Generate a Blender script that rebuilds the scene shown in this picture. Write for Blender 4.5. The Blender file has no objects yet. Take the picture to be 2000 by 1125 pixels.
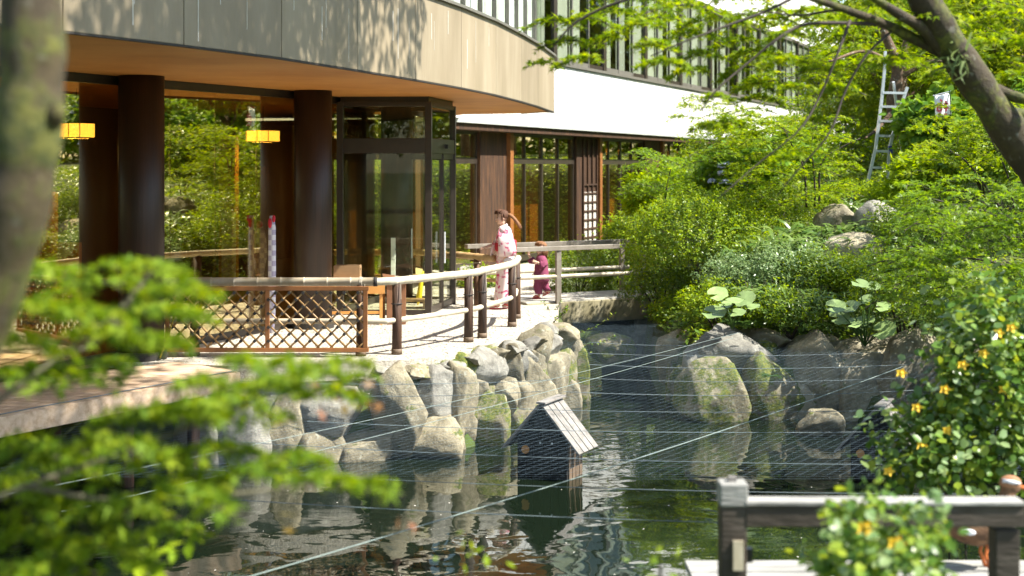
import bpy, math, random
import numpy as np
from mathutils import Vector, Matrix, noise as mnoise

random.seed(7); rng = np.random.default_rng(7)
sc = bpy.context.scene
COL = sc.collection
R = math.radians
# ------------------------------------------------------------------ camera
F = 2778.0; HZ = 325.0; CZ = 3.4           # focal length and horizon in photo pixels, eye height above the water
cam = bpy.data.cameras.new('camera'); camo = bpy.data.objects.new('camera', cam); COL.objects.link(camo)
camo.location = (0, 0, CZ); camo.rotation_euler = (R(90), 0, 0)
cam.sensor_width = 36.0; cam.lens = 36.0*F/2000.0; cam.shift_y = -(562.5-HZ)/2000.0
cam.clip_start = 0.1; cam.clip_end = 3000
cam.dof.use_dof = True; cam.dof.focus_distance = 18.0; cam.dof.aperture_fstop = 1.75
sc.camera = camo
# ------------------------------------------------------------------ sky, sun, exposure
SUN_EL = R(50); SUN_V = Vector((0.965, -0.262, 0)).normalized()
w = bpy.data.worlds.new('World'); sc.world = w; w.use_nodes = True
nt = w.node_tree; nt.nodes.clear()
sky = nt.nodes.new('ShaderNodeTexSky'); sky.sky_type = 'NISHITA'; sky.sun_disc = False
sky.sun_elevation = SUN_EL; sky.sun_rotation = math.atan2(SUN_V.x, SUN_V.y)
bg = nt.nodes.new('ShaderNodeBackground'); bg.inputs['Strength'].default_value = 0.11
wo = nt.nodes.new('ShaderNodeOutputWorld')
nt.links.new(sky.outputs[0], bg.inputs[0]); nt.links.new(bg.outputs[0], wo.inputs[0])
sl = bpy.data.lights.new('sun', 'SUN'); sl.energy = 5.0; sl.angle = R(0.6); sl.color = (1.0, 0.95, 0.85)
so = bpy.data.objects.new('sun', sl); COL.objects.link(so); so.location = (20, -10, 30)
sdir = Vector((SUN_V.x*math.cos(SUN_EL), SUN_V.y*math.cos(SUN_EL), math.sin(SUN_EL)))
so.rotation_euler = sdir.to_track_quat('Z', 'Y').to_euler()
sc.view_settings.view_transform = 'Standard'; sc.view_settings.look = 'None'
sc.view_settings.exposure = 1.5; sc.view_settings.gamma = 1.0; sc.view_settings.use_curve_mapping = False
sc.render.engine = 'CYCLES'
sc.render.resolution_x = 1024; sc.render.resolution_y = 576

# ------------------------------------------------------------------ helpers
def P(px, py, D): return Vector(((px-1000)/F*D, D, CZ+(HZ-py)/F*D))
def G(px, py, z=1.1):
    D = (CZ-z)*F/(py-HZ); return Vector(((px-1000)/F*D, D, z))
WL = {}
def wloc(o): return WL.get(o.name, Vector((0, 0, 0))) if o else Vector((0, 0, 0))
def tag(o, label=None, cat=None, group=None, kind=None):
    if label: o['label'] = label
    if cat: o['category'] = cat
    if group: o['group'] = group
    if kind: o['kind'] = kind
    return o
def thing(name, label, cat, loc, group=None):
    o = bpy.data.objects.new(name, None); COL.objects.link(o); o.empty_display_size = 0.1
    o.location = loc; WL[o.name] = Vector(loc)
    return tag(o, label, cat, group)
def link(name, me, parent, c):
    o = bpy.data.objects.new(name, me); COL.objects.link(o)
    o.location = Vector(c)-wloc(parent); WL[o.name] = Vector(c)
    if parent: o.parent = parent
    return o
def np_mesh(name, V, faces, mat, parent=None, smooth=False, kind=None):
    """V (N,3) world coordinates; faces (M,k) array of one face size"""
    V = np.asarray(V, dtype=np.float64); c = (V.min(0)+V.max(0))/2
    c[2] = V[:, 2].min()
    me = bpy.data.meshes.new(name); faces = np.asarray(faces, dtype=np.int32); m, k = faces.shape
    me.vertices.add(len(V)); me.vertices.foreach_set('co', (V-c).astype(np.float32).ravel())
    me.loops.add(m*k); me.loops.foreach_set('vertex_index', faces.ravel())
    me.polygons.add(m); me.polygons.foreach_set('loop_start', np.arange(0, m*k, k, dtype=np.int32))
    me.polygons.foreach_set('loop_total', np.full(m, k, dtype=np.int32))
    if smooth: me.polygons.foreach_set('use_smooth', np.ones(m, dtype=bool))
    me.update(calc_edges=True); me.materials.append(mat)
    o = link(name, me, parent, c)
    if kind: o['kind'] = kind
    return o
class MB:
    def __init__(s): s.v = []; s.f = []
    def add(s, vs, fs):
        n = len(s.v); s.v += [tuple(v) for v in vs]; s.f += [tuple(i+n for i in f) for f in fs]; return s
    def box(s, c, size, rz=0, M=None):
        c = Vector(c); h = Vector(size)/2
        M = M or Matrix.Rotation(rz, 3, 'Z')
        vs = [c+M@Vector((x*h.x, y*h.y, z*h.z)) for x in (-1, 1) for y in (-1, 1) for z in (-1, 1)]
        return s.add(vs, [(0, 1, 3, 2), (4, 6, 7, 5), (0, 4, 5, 1), (2, 3, 7, 6), (0, 2, 6, 4), (1, 5, 7, 3)])
    def beam(s, a, b, wd, ht, up=(0, 0, 1)):
        a = Vector(a); b = Vector(b); d = (b-a); L = d.length; d.normalize()
        up = Vector(up); y = up.cross(d)
        if y.length < 1e-4: y = Vector((0, 1, 0)).cross(d)
        y.normalize(); z = d.cross(y)
        M = Matrix((d, y, z)).transposed()
        return s.box((a+b)/2, (L, wd, ht), M=M)
    def tube(s, pts, rad, n=8, cap=True):
        pts = [Vector(p) for p in pts]; k = len(pts)
        if not hasattr(rad, '__len__'): rad = [rad]*k
        base = len(s.v); prev = None
        for i, p in enumerate(pts):
            d = (pts[min(i+1, k-1)]-pts[max(i-1, 0)])
            if d.length < 1e-9: d = Vector((0, 0, 1))
            d.normalize()
            if prev is None:
                a = d.cross(Vector((0, 0, 1)) if abs(d.z) < 0.9 else Vector((1, 0, 0))).normalized()
            else:
                a = (prev-d*prev.dot(d)).normalized()
            prev = a; b = d.cross(a)
            for j in range(n):
                t = 2*math.pi*j/n; s.v.append(tuple(p+(a*math.cos(t)+b*math.sin(t))*rad[i]))
        for i in range(k-1):
            for j in range(n):
                q = base+i*n; s.f.append((q+j, q+(j+1) % n, q+n+(j+1) % n, q+n+j))
        if cap:
            s.f.append(tuple(base+j for j in reversed(range(n)))); s.f.append(tuple(base+(k-1)*n+j for j in range(n)))
        return s
    def prism(s, poly, z0, z1):
        n = len(poly)
        vs = [(p[0], p[1], z0) for p in poly]+[(p[0], p[1], z1) for p in poly]
        fs = [tuple(reversed(range(n))), tuple(range(n, 2*n))]+[(i, (i+1) % n, n+(i+1) % n, n+i) for i in range(n)]
        return s.add(vs, fs)
    def ell(s, c, r, M=None, nu=12, nv=8):
        c = Vector(c); r = r if hasattr(r, '__len__') else (r, r, r); M = M or Matrix.Identity(3)
        vs = [c+M@Vector((0, 0, -r[2]))]
        for i in range(1, nv):
            t = -math.pi/2+math.pi*i/nv
            for j in range(nu):
                p = 2*math.pi*j/nu
                vs.append(c+M@Vector((r[0]*math.cos(t)*math.cos(p), r[1]*math.cos(t)*math.sin(p), r[2]*math.sin(t))))
        vs.append(c+M@Vector((0, 0, r[2]))); fs = []
        for j in range(nu): fs.append((0, 1+(j+1) % nu, 1+j))
        for i in range(nv-2):
            for j in range(nu):
                a = 1+i*nu; fs.append((a+j, a+(j+1) % nu, a+nu+(j+1) % nu, a+nu+j))
        L = len(vs)-1; a = 1+(nv-2)*nu
        for j in range(nu): fs.append((a+j, a+(j+1) % nu, L))
        return s.add(vs, fs)
    def loft(s, secs, n=20, fold=0.0, seed=0):
        """secs: (centre, axis a, axis b, ra, rb) closed elliptical rings"""
        base = len(s.v)
        for q, (c, a, b, ra, rb) in enumerate(secs):
            c = Vector(c); a = Vector(a); b = Vector(b)
            for j in range(n):
                t = 2*math.pi*j/n; k = 1+fold*math.sin(5*t+seed+q*0.35)*min(1, q/4)
                s.v.append(tuple(c+a*math.cos(t)*ra*k+b*math.sin(t)*rb*k))
        for i in range(len(secs)-1):
            for j in range(n):
                q = base+i*n; s.f.append((q+j, q+(j+1) % n, q+n+(j+1) % n, q+n+j))
        s.f.append(tuple(base+j for j in reversed(range(n)))); m = base+(len(secs)-1)*n
        s.f.append(tuple(m+j for j in range(n))); return s
    def build(s, name, mat, parent=None, smooth=False, bevel=0, label=None, kind=None, origin=None):
        V = np.array(s.v); c = (V.min(0)+V.max(0))/2; c[2] = V[:, 2].min()
        if origin is not None: c = np.array(origin)
        me = bpy.data.meshes.new(name); me.from_pydata([tuple(v) for v in (V-c)], [], s.f); me.materials.append(mat)
        if smooth: me.polygons.foreach_set('use_smooth', np.ones(len(me.polygons), dtype=bool))
        o = link(name, me, parent, c)
        if bevel:
            b = o.modifiers.new('bevel', 'BEVEL'); b.width = bevel; b.segments = 2; b.limit_method = 'ANGLE'
        if label: o['label'] = label
        if kind: o['kind'] = kind
        return o
def inst(name, me, parent, loc, rz=0, scale=None):
    o = link(name, me, parent, loc); o.rotation_euler = (0, 0, rz)
    if scale: o.scale = scale
    return o
def lerp(a, b, t): return a+(b-a)*t
def poly_at(pts, t):
    """point at arclength fraction on a polyline"""
    pts = [Vector(p) for p in pts]; L = [(pts[i+1]-pts[i]).length for i in range(len(pts)-1)]; s = t*sum(L)
    for i, l in enumerate(L):
        if s <= l or i == len(L)-1: return pts[i].lerp(pts[i+1], s/l if l else 0)
        s -= l
def smooth_poly(pts, n):
    """Catmull-Rom resample"""
    pts = [Vector(p) for p in pts]; q = [pts[0]*2-pts[1]]+pts+[pts[-1]*2-pts[-2]]; out = []
    m = len(pts)-1
    for i in range(n+1):
        u = i/n*m; k = min(int(u), m-1); t = u-k; a, b, c, d = q[k:k+4]
        out.append(0.5*((2*b)+(c-a)*t+(2*a-5*b+4*c-d)*t*t+(3*b-a-3*c+d)*t**3))
    return out

# ------------------------------------------------------------------ materials
def _mat(name):
    m = bpy.data.materials.new(name); m.use_nodes = True; m.node_tree.nodes.clear(); return m, m.node_tree
def N(nt, t, **kw):
    n = nt.nodes.new(t)
    for k, v in kw.items():
        if k.startswith('i_'):
            n.inputs[k[2:].replace('_', ' ')].default_value = v
        else: setattr(n, k, v)
    return n
def ramp(nt, stops, interp='LINEAR'):
    r = nt.nodes.new('ShaderNodeValToRGB'); r.color_ramp.interpolation = interp; e = r.color_ramp.elements
    while len(e) < len(stops): e.new(0.5)
    for i, (p, c) in enumerate(stops): e[i].position = p; e[i].color = (c[0], c[1], c[2], 1)
    return r
def pmat(name, cols, scale=4, rough=0.7, bump=0.0, bscale=None, stretch=(1, 1, 1), detail=5, metal=0, rnd=0.12, spec=0.5, coat=0, bdist=0.02):
    m, nt = _mat(name); L = nt.links.new
    out = N(nt, 'ShaderNodeOutputMaterial'); b = N(nt, 'ShaderNodeBsdfPrincipled')
    b.inputs['Roughness'].default_value = rough; b.inputs['Metallic'].default_value = metal
    b.inputs['Specular IOR Level'].default_value = spec; b.inputs['Coat Weight'].default_value = coat
    tc = N(nt, 'ShaderNodeTexCoord'); mp = N(nt, 'ShaderNodeMapping'); mp.inputs['Scale'].default_value = stretch
    oi = N(nt, 'ShaderNodeObjectInfo')
    ad = N(nt, 'ShaderNodeVectorMath', operation='ADD'); sc_ = N(nt, 'ShaderNodeVectorMath', operation='SCALE'); sc_.inputs['Scale'].default_value = 37.0
    L(oi.outputs['Random'], sc_.inputs[0]); L(tc.outputs['Object'], ad.inputs[0]); L(sc_.outputs[0], ad.inputs[1]); L(ad.outputs[0], mp.inputs[0])
    nz = N(nt, 'ShaderNodeTexNoise'); nz.inputs['Scale'].default_value = scale; nz.inputs['Detail'].default_value = detail; nz.inputs['Roughness'].default_value = 0.6
    L(mp.outputs[0], nz.inputs['Vector'])
    n = len(cols); rp = ramp(nt, [(0.3+0.4*i/max(1, n-1), c) for i, c in enumerate(cols)]); L(nz.outputs['Fac'], rp.inputs[0])
    hs = N(nt, 'ShaderNodeHueSaturation'); mr = N(nt, 'ShaderNodeMapRange')
    mr.inputs['To Min'].default_value = 1-rnd; mr.inputs['To Max'].default_value = 1+rnd
    L(oi.outputs['Random'], mr.inputs['Value']); L(mr.outputs[0], hs.inputs['Value']); L(rp.outputs[0], hs.inputs['Color'])
    L(hs.outputs[0], b.inputs['Base Color'])
    if bump:
        n2 = N(nt, 'ShaderNodeTexNoise'); n2.inputs['Scale'].default_value = bscale or scale*4; n2.inputs['Detail'].default_value = 6
        bp = N(nt, 'ShaderNodeBump'); bp.inputs['Strength'].default_value = bump; bp.inputs['Distance'].default_value = bdist
        L(mp.outputs[0], n2.inputs['Vector']); L(n2.outputs['Fac'], bp.inputs['Height']); L(bp.outputs[0], b.inputs['Normal'])
    L(b.outputs[0], out.inputs[0]); return m
def leafmat(name, cols, trans=0.45, rough=0.45, gloss=0.35):
    m, nt = _mat(name); L = nt.links.new
    out = N(nt, 'ShaderNodeOutputMaterial'); g = N(nt, 'ShaderNodeNewGeometry')
    n = len(cols); rp = ramp(nt, [((i+0.0)/max(1, n-1), c) for i, c in enumerate(cols)])
    L(g.outputs['Random Per Island'], rp.inputs[0])
    b = N(nt, 'ShaderNodeBsdfPrincipled'); b.inputs['Roughness'].default_value = rough; b.inputs['Specular IOR Level'].default_value = gloss
    t = N(nt, 'ShaderNodeBsdfTranslucent'); hs = N(nt, 'ShaderNodeHueSaturation'); hs.inputs['Hue'].default_value = 0.485; hs.inputs['Value'].default_value = 1.5; hs.inputs['Saturation'].default_value = 1.05
    mx = N(nt, 'ShaderNodeMixShader'); mx.inputs[0].default_value = trans
    L(rp.outputs[0], b.inputs['Base Color']); L(rp.outputs[0], hs.inputs['Color']); L(hs.outputs[0], t.inputs['Color'])
    L(b.outputs[0], mx.inputs[1]); L(t.outputs[0], mx.inputs[2]); L(mx.outputs[0], out.inputs[0]); return m
def glassmat(name, refl=(0.9, 0.85, 0.7), tint=(0.9, 0.85, 0.7), base=0.1, k=0.8):
    m, nt = _mat(name); L = nt.links.new
    out = N(nt, 'ShaderNodeOutputMaterial'); t = N(nt, 'ShaderNodeBsdfTransparent'); t.inputs[0].default_value = (*tint, 1)
    g = N(nt, 'ShaderNodeBsdfGlossy'); g.inputs['Color'].default_value = (*refl, 1); g.inputs['Roughness'].default_value = 0.0
    lw = N(nt, 'ShaderNodeLayerWeight'); lw.inputs['Blend'].default_value = 0.5
    pw = N(nt, 'ShaderNodeMath', operation='POWER'); pw.inputs[1].default_value = 4.0; L(lw.outputs['Facing'], pw.inputs[0])
    ma = N(nt, 'ShaderNodeMath', operation='MULTIPLY_ADD'); ma.inputs[1].default_value = k; ma.inputs[2].default_value = base; ma.use_clamp = True
    mx = N(nt, 'ShaderNodeMixShader'); L(pw.outputs[0], ma.inputs[0]); L(ma.outputs[0], mx.inputs[0])
    L(t.outputs[0], mx.inputs[1]); L(g.outputs[0], mx.inputs[2]); L(mx.outputs[0], out.inputs[0]); return m
def emat(name, col, s):
    m, nt = _mat(name); out = N(nt, 'ShaderNodeOutputMaterial'); e = N(nt, 'ShaderNodeEmission')
    e.inputs[0].default_value = (*col, 1); e.inputs[1].default_value = s; nt.links.new(e.outputs[0], out.inputs[0]); return m
def rockmat(name, cols, moss=0.0, mosscol=((0.06, 0.09, 0.01), (0.16, 0.17, 0.02)), lichen=0.6):
    m, nt = _mat(name); L = nt.links.new
    out = N(nt, 'ShaderNodeOutputMaterial'); b = N(nt, 'ShaderNodeBsdfPrincipled'); b.inputs['Roughness'].default_value = 0.8
    tc = N(nt, 'ShaderNodeTexCoord'); oi = N(nt, 'ShaderNodeObjectInfo')
    ad = N(nt, 'ShaderNodeVectorMath', operation='ADD'); s_ = N(nt, 'ShaderNodeVectorMath', operation='SCALE'); s_.inputs['Scale'].default_value = 31
    L(oi.outputs['Random'], s_.inputs[0]); L(tc.outputs['Object'], ad.inputs[0]); L(s_.outputs[0], ad.inputs[1])
    n1 = N(nt, 'ShaderNodeTexNoise'); n1.inputs['Scale'].default_value = 3.0; n1.inputs['Detail'].default_value = 11; n1.inputs['Roughness'].default_value = 0.74; n1.inputs['Distortion'].default_value = 0.6
    L(ad.outputs[0], n1.inputs['Vector']); k = len(cols)
    rp = ramp(nt, [(0.28+0.44*i/(k-1), c) for i, c in enumerate(cols)]); L(n1.outputs['Fac'], rp.inputs[0])
    hs = N(nt, 'ShaderNodeHueSaturation'); mr = N(nt, 'ShaderNodeMapRange'); mr.inputs['To Min'].default_value = 0.75; mr.inputs['To Max'].default_value = 1.25
    L(oi.outputs['Random'], mr.inputs['Value']); L(mr.outputs[0], hs.inputs['Value']); L(rp.outputs[0], hs.inputs['Color']); col = hs.outputs[0]
    # pale lichen spots
    vo = N(nt, 'ShaderNodeTexNoise'); vo.inputs['Scale'].default_value = 16; vo.inputs['Detail'].default_value = 3; L(ad.outputs[0], vo.inputs['Vector'])
    lr = ramp(nt, [(0.62, (0, 0, 0)), (0.70, (lichen, lichen, lichen))]); L(vo.outputs['Fac'], lr.inputs[0])
    m1 = N(nt, 'ShaderNodeMixRGB'); m1.inputs[2].default_value = (0.40, 0.41, 0.34, 1); L(lr.outputs[0], m1.inputs[0]); L(col, m1.inputs[1]); col = m1.outputs[0]
    if moss > 0:
        n2 = N(nt, 'ShaderNodeTexNoise'); n2.inputs['Scale'].default_value = 4.5; n2.inputs['Detail'].default_value = 7; n2.inputs['Roughness'].default_value = 0.7; L(ad.outputs[0], n2.inputs['Vector'])
        mr2 = ramp(nt, [(0.66-moss*0.3, (0, 0, 0)), (0.74-moss*0.3, (1, 1, 1))]); L(n2.outputs['Fac'], mr2.inputs[0])
        n3 = N(nt, 'ShaderNodeTexNoise'); n3.inputs['Scale'].default_value = 25; L(ad.outputs[0], n3.inputs['Vector'])
        mc = ramp(nt, [(0.35, mosscol[0]), (0.65, mosscol[1])]); L(n3.outputs['Fac'], mc.inputs[0])
        m2 = N(nt, 'ShaderNodeMixRGB'); L(mr2.outputs[0], m2.inputs[0]); L(col, m2.inputs[1]); L(mc.outputs[0], m2.inputs[2]); col = m2.outputs[0]
    L(col, b.inputs['Base Color'])
    n4 = N(nt, 'ShaderNodeTexNoise'); n4.inputs['Scale'].default_value = 9; n4.inputs['Detail'].default_value = 10; n4.inputs['Roughness'].default_value = 0.7; L(ad.outputs[0], n4.inputs['Vector'])
    bp = N(nt, 'ShaderNodeBump'); bp.inputs['Strength'].default_value = 0.7; bp.inputs['Distance'].default_value = 0.05
    L(n4.outputs['Fac'], bp.inputs['Height']); L(bp.outputs[0], b.inputs['Normal']); L(b.outputs[0], out.inputs[0]); return m

M = {}
M['fascia'] = pmat('cladding', [(0.20, 0.16, 0.10), (0.255, 0.205, 0.135), (0.31, 0.26, 0.18)], 1.6, 0.55, 0.12, 30, (1, 1, 0.25), rnd=0.08)
M['streak'] = pmat('bird_lime', [(0.55, 0.52, 0.46), (0.7, 0.68, 0.62)], 20, 0.8)
M['soffit'] = pmat('stained_soffit', [(0.52, 0.20, 0.035), (0.60, 0.25, 0.05), (0.66, 0.29, 0.065)], 1.1, 0.6, 0.1, 22, (1, 1, 1))
M['dark'] = pmat('dark_joint', [(0.02, 0.017, 0.014), (0.03, 0.025, 0.02)], 4, 0.7)
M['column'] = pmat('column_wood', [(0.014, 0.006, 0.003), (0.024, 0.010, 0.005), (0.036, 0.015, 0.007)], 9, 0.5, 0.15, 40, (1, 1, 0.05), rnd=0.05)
M['frame'] = pmat('bronze_frame', [(0.028, 0.021, 0.016), (0.04, 0.03, 0.022)], 6, 0.4, rnd=0.05)
M['greyframe'] = pmat('grey_frame', [(0.10, 0.095, 0.08), (0.14, 0.13, 0.11)], 6, 0.45)
M['glass'] = glassmat('window_glass', (1.0, 0.93, 0.62), (0.97, 0.90, 0.72), 0.38, 0.8)
M['clearglass'] = glassmat('clear_glass', (0.95, 0.97, 0.85), (0.95, 0.97, 0.9), 0.03, 0.7)
M['upglass'] = glassmat('upper_glass', (0.8, 0.9, 0.85), (0.95, 0.97, 0.94), 0.02, 0.3)
M['white'] = pmat('white_tile', [(0.62, 0.61, 0.59), (0.70, 0.70, 0.68)], 3, 0.35, rnd=0.06)
M['whiteplain'] = pmat('white_render', [(0.72, 0.71, 0.68), (0.80, 0.80, 0.78)], 2, 0.7, rnd=0.03)
M['grout'] = pmat('tile_grout', [(0.22, 0.22, 0.21), (0.28, 0.28, 0.27)], 5, 0.8)
M['ledge'] = pmat('grey_ledge', [(0.36, 0.38, 0.36), (0.48, 0.50, 0.47)], 3, 0.5)
M['curtain'] = pmat('pale_curtain', [(0.20, 0.215, 0.17), (0.30, 0.31, 0.25)], 9, 0.9, stretch=(3, 3, 0.05), rnd=0.2)
M['blind'] = pmat('white_blind', [(0.6, 0.61, 0.61), (0.7, 0.71, 0.71)], 3, 0.8)
M['orange'] = pmat('orange_panel', [(0.50, 0.20, 0.03), (0.62, 0.28, 0.05)], 2.5, 0.7)
M['interior'] = pmat('interior_wood', [(0.06, 0.026, 0.009), (0.09, 0.04, 0.014)], 3, 0.6, stretch=(1, 1, 0.1))
M['floorin'] = pmat('interior_floor', [(0.14, 0.09, 0.05), (0.2, 0.13, 0.07)], 3, 0.4)
M['lamp'] = emat('paper_lamp', (1.0, 0.52, 0.07), 1.7)
M['gravel'] = pmat('pale_gravel', [(0.26, 0.225, 0.17), (0.44, 0.40, 0.33), (0.56, 0.52, 0.45)], 30, 0.9, 0.9, 70, detail=8, bdist=0.03)
M['soil'] = pmat('garden_soil', [(0.03, 0.028, 0.010), (0.05, 0.07, 0.012), (0.06, 0.10, 0.014)], 2.2, 0.95, 0.8, 9)
M['bamboo'] = pmat('weathered_bamboo', [(0.36, 0.30, 0.20), (0.48, 0.42, 0.31), (0.56, 0.51, 0.41)], 5, 0.4, rnd=0.08)
M['bamboo2'] = pmat('tan_bamboo', [(0.34, 0.20, 0.08), (0.46, 0.30, 0.14), (0.52, 0.36, 0.18)], 6, 0.45, rnd=0.15)
M['slat'] = pmat('lattice_bamboo', [(0.20, 0.11, 0.035), (0.30, 0.18, 0.07), (0.38, 0.25, 0.11)], 8, 0.5, rnd=0.2)
M['post'] = pmat('charred_post', [(0.022, 0.010, 0.005), (0.05, 0.022, 0.009), (0.10, 0.045, 0.018)], 6, 0.7, 0.5, 30, (2, 2, 0.25), rnd=0.2)
M['screenwood'] = pmat('stained_frame', [(0.17, 0.065, 0.018), (0.25, 0.10, 0.03)], 10, 0.5, stretch=(1, 1, 1))
M['rope'] = pmat('black_lashing', [(0.012, 0.011, 0.01), (0.025, 0.022, 0.02)], 30, 0.8)
M['palerope'] = pmat('pale_lashing', [(0.35, 0.31, 0.24), (0.45, 0.41, 0.33)], 30, 0.8)
M['yrope'] = pmat('tiger_rope', [(0.02, 0.02, 0.01), (0.5, 0.34, 0.03)], 30, 0.8, stretch=(1, 1, 3))
M['plank'] = pmat('deck_plank', [(0.36, 0.24, 0.14), (0.50, 0.36, 0.24), (0.58, 0.44, 0.31)], 5, 0.7, 0.3, 25, (0.35, 3, 3), rnd=0.12)
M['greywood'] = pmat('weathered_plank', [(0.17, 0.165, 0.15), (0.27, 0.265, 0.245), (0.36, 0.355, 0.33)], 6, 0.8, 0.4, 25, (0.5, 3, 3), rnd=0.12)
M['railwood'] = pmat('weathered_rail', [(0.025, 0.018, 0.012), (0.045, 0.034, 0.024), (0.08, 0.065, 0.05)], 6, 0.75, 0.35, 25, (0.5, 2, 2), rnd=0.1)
M['darkwood'] = pmat('black_board', [(0.006, 0.005, 0.004), (0.014, 0.012, 0.010)], 8, 0.9, 0.3, 30, (1, 1, 0.2), rnd=0.2)
M['roofplank'] = pmat('roof_plank', [(0.13, 0.12, 0.10), (0.24, 0.22, 0.20), (0.30, 0.28, 0.26)], 9, 0.7, 0.3, 30, rnd=0.15)
M['sideplank'] = pmat('side_plank', [(0.09, 0.06, 0.035), (0.16, 0.11, 0.07)], 9, 0.7, 0.3, 30, rnd=0.15)
M['concrete'] = pmat('mossy_concrete', [(0.14, 0.12, 0.06), (0.26, 0.23, 0.14), (0.36, 0.32, 0.22)], 3.5, 0.85, 0.5, 22, (1, 1, 0.4))
M['bridgetop'] = pmat('bridge_deck', [(0.38, 0.36, 0.31), (0.50, 0.48, 0.43)], 8, 0.85, 0.3, 40)
M['steel'] = pmat('grey_rail_wood', [(0.17, 0.145, 0.11), (0.27, 0.24, 0.20)], 6, 0.6, 0.2, 20)
M['alu'] = pmat('aluminium', [(0.46, 0.48, 0.50), (0.60, 0.62, 0.64)], 8, 0.4, metal=0.3)
M['blueplastic'] = pmat('blue_plastic', [(0.02, 0.03, 0.25), (0.03, 0.05, 0.32)], 8, 0.4)
M['tablewood'] = pmat('orange_table', [(0.44, 0.19, 0.04), (0.56, 0.27, 0.07)], 4, 0.45, stretch=(0.4, 3, 1))
M['boxwood'] = pmat('box_wood', [(0.22, 0.13, 0.06), (0.33, 0.21, 0.10)], 6, 0.6, stretch=(0.4, 3, 1))
M['paper'] = pmat('paper', [(0.7, 0.72, 0.74), (0.8, 0.81, 0.82)], 3, 0.8)
M['brown'] = pmat('brown_cabinet', [(0.16, 0.07, 0.03), (0.22, 0.10, 0.045)], 5, 0.5)
M['whitemetal'] = pmat('white_paint', [(0.68, 0.70, 0.71), (0.78, 0.79, 0.80)], 4, 0.4)
M['yellow'] = pmat('yellow_plastic', [(0.75, 0.55, 0.02), (0.8, 0.62, 0.03)], 4, 0.4)
M['red'] = pmat('red_cloth', [(0.45, 0.012, 0.03), (0.55, 0.02, 0.045)], 20, 0.8)
M['black'] = pmat('black_plastic', [(0.01, 0.01, 0.01), (0.02, 0.02, 0.02)], 4, 0.4)
M['wire'] = pmat('net_cable', [(0.08, 0.11, 0.13), (0.14, 0.18, 0.19)], 8, 0.6, rnd=0.3)
M['cable'] = pmat('pale_cable', [(0.13, 0.17, 0.16), (0.2, 0.25, 0.23)], 8, 0.6)
M['net'] = pmat('net_thread', [(0.06, 0.10, 0.13), (0.09, 0.14, 0.18)], 8, 0.6)
M['bark'] = rockmat('lichen_bark', [(0.018, 0.012, 0.006), (0.05, 0.035, 0.014), (0.095, 0.07, 0.03)], 0.6, ((0.045, 0.055, 0.008), (0.11, 0.11, 0.015)), 0.22)
M['bark2'] = rockmat('brown_bark', [(0.06, 0.033, 0.018), (0.10, 0.06, 0.032), (0.16, 0.10, 0.055)], 0.15)
M['twig'] = pmat('dark_twig', [(0.022, 0.016, 0.012), (0.05, 0.036, 0.026)], 12, 0.8)
M['palebranch'] = pmat('pale_branch', [(0.06, 0.055, 0.03), (0.11, 0.10, 0.055)], 12, 0.8)
M['rock'] = rockmat('tan_rock', [(0.08, 0.066, 0.038), (0.23, 0.20, 0.13), (0.40, 0.36, 0.26)], 0.22)
M['rockm'] = rockmat('mossy_rock', [(0.07, 0.06, 0.035), (0.20, 0.175, 0.11), (0.34, 0.31, 0.22)], 0.7)
M['rockg'] = rockmat('grey_rock', [(0.08, 0.076, 0.062), (0.21, 0.20, 0.17), (0.37, 0.36, 0.31)], 0.08)
M['maple'] = leafmat('maple_leaf', [(0.093, 0.168, 0.008), (0.150, 0.246, 0.011), (0.209, 0.302, 0.013), (0.289, 0.347, 0.016)], 0.5, 0.6, 0.2)
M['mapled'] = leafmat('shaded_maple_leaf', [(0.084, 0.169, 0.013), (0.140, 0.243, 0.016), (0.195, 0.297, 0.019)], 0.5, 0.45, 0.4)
M['maplef'] = leafmat('near_maple_leaf', [(0.079, 0.153, 0.009), (0.118, 0.204, 0.012), (0.170, 0.255, 0.014), (0.223, 0.275, 0.014)], 0.45, 0.6, 0.2)
M['mapler'] = leafmat('reddish_maple_leaf', [(0.20, 0.09, 0.03), (0.16, 0.13, 0.02), (0.26, 0.10, 0.05)], 0.4)
M['azalea'] = leafmat('azalea_leaf', [(0.077, 0.156, 0.015), (0.130, 0.225, 0.018), (0.207, 0.300, 0.021), (0.310, 0.362, 0.024)], 0.4, 0.38, 0.55)
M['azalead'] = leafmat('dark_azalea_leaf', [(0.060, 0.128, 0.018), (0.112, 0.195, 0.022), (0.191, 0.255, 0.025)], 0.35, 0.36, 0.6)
M['lime'] = leafmat('lime_leaf', [(0.153, 0.250, 0.010), (0.216, 0.320, 0.012), (0.288, 0.370, 0.015)], 0.5, 0.6, 0.2)
M['grass'] = leafmat('bamboo_grass', [(0.08, 0.16, 0.025), (0.13, 0.21, 0.035), (0.19, 0.26, 0.06)], 0.4, 0.35, 0.6)
M['pale'] = leafmat('pale_leaf', [(0.120, 0.204, 0.072), (0.180, 0.276, 0.101), (0.264, 0.348, 0.144)], 0.35, 0.35, 0.6)
M['fern'] = leafmat('fern_leaf', [(0.05, 0.11, 0.025), (0.08, 0.15, 0.03)], 0.35)
M['bigleaf'] = pmat('round_leaf', [(0.17, 0.25, 0.08), (0.24, 0.33, 0.12)], 6, 0.35, rnd=0.2)
M['hydleaf'] = leafmat('hydrangea_leaf', [(0.075, 0.175, 0.018), (0.125, 0.237, 0.022), (0.188, 0.288, 0.027)], 0.4, 0.5, 0.3)
M['hydrangea'] = pmat('hydrangea_floret', [(0.30, 0.34, 0.58), (0.44, 0.47, 0.68)], 40, 0.8, rnd=0.15)
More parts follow.
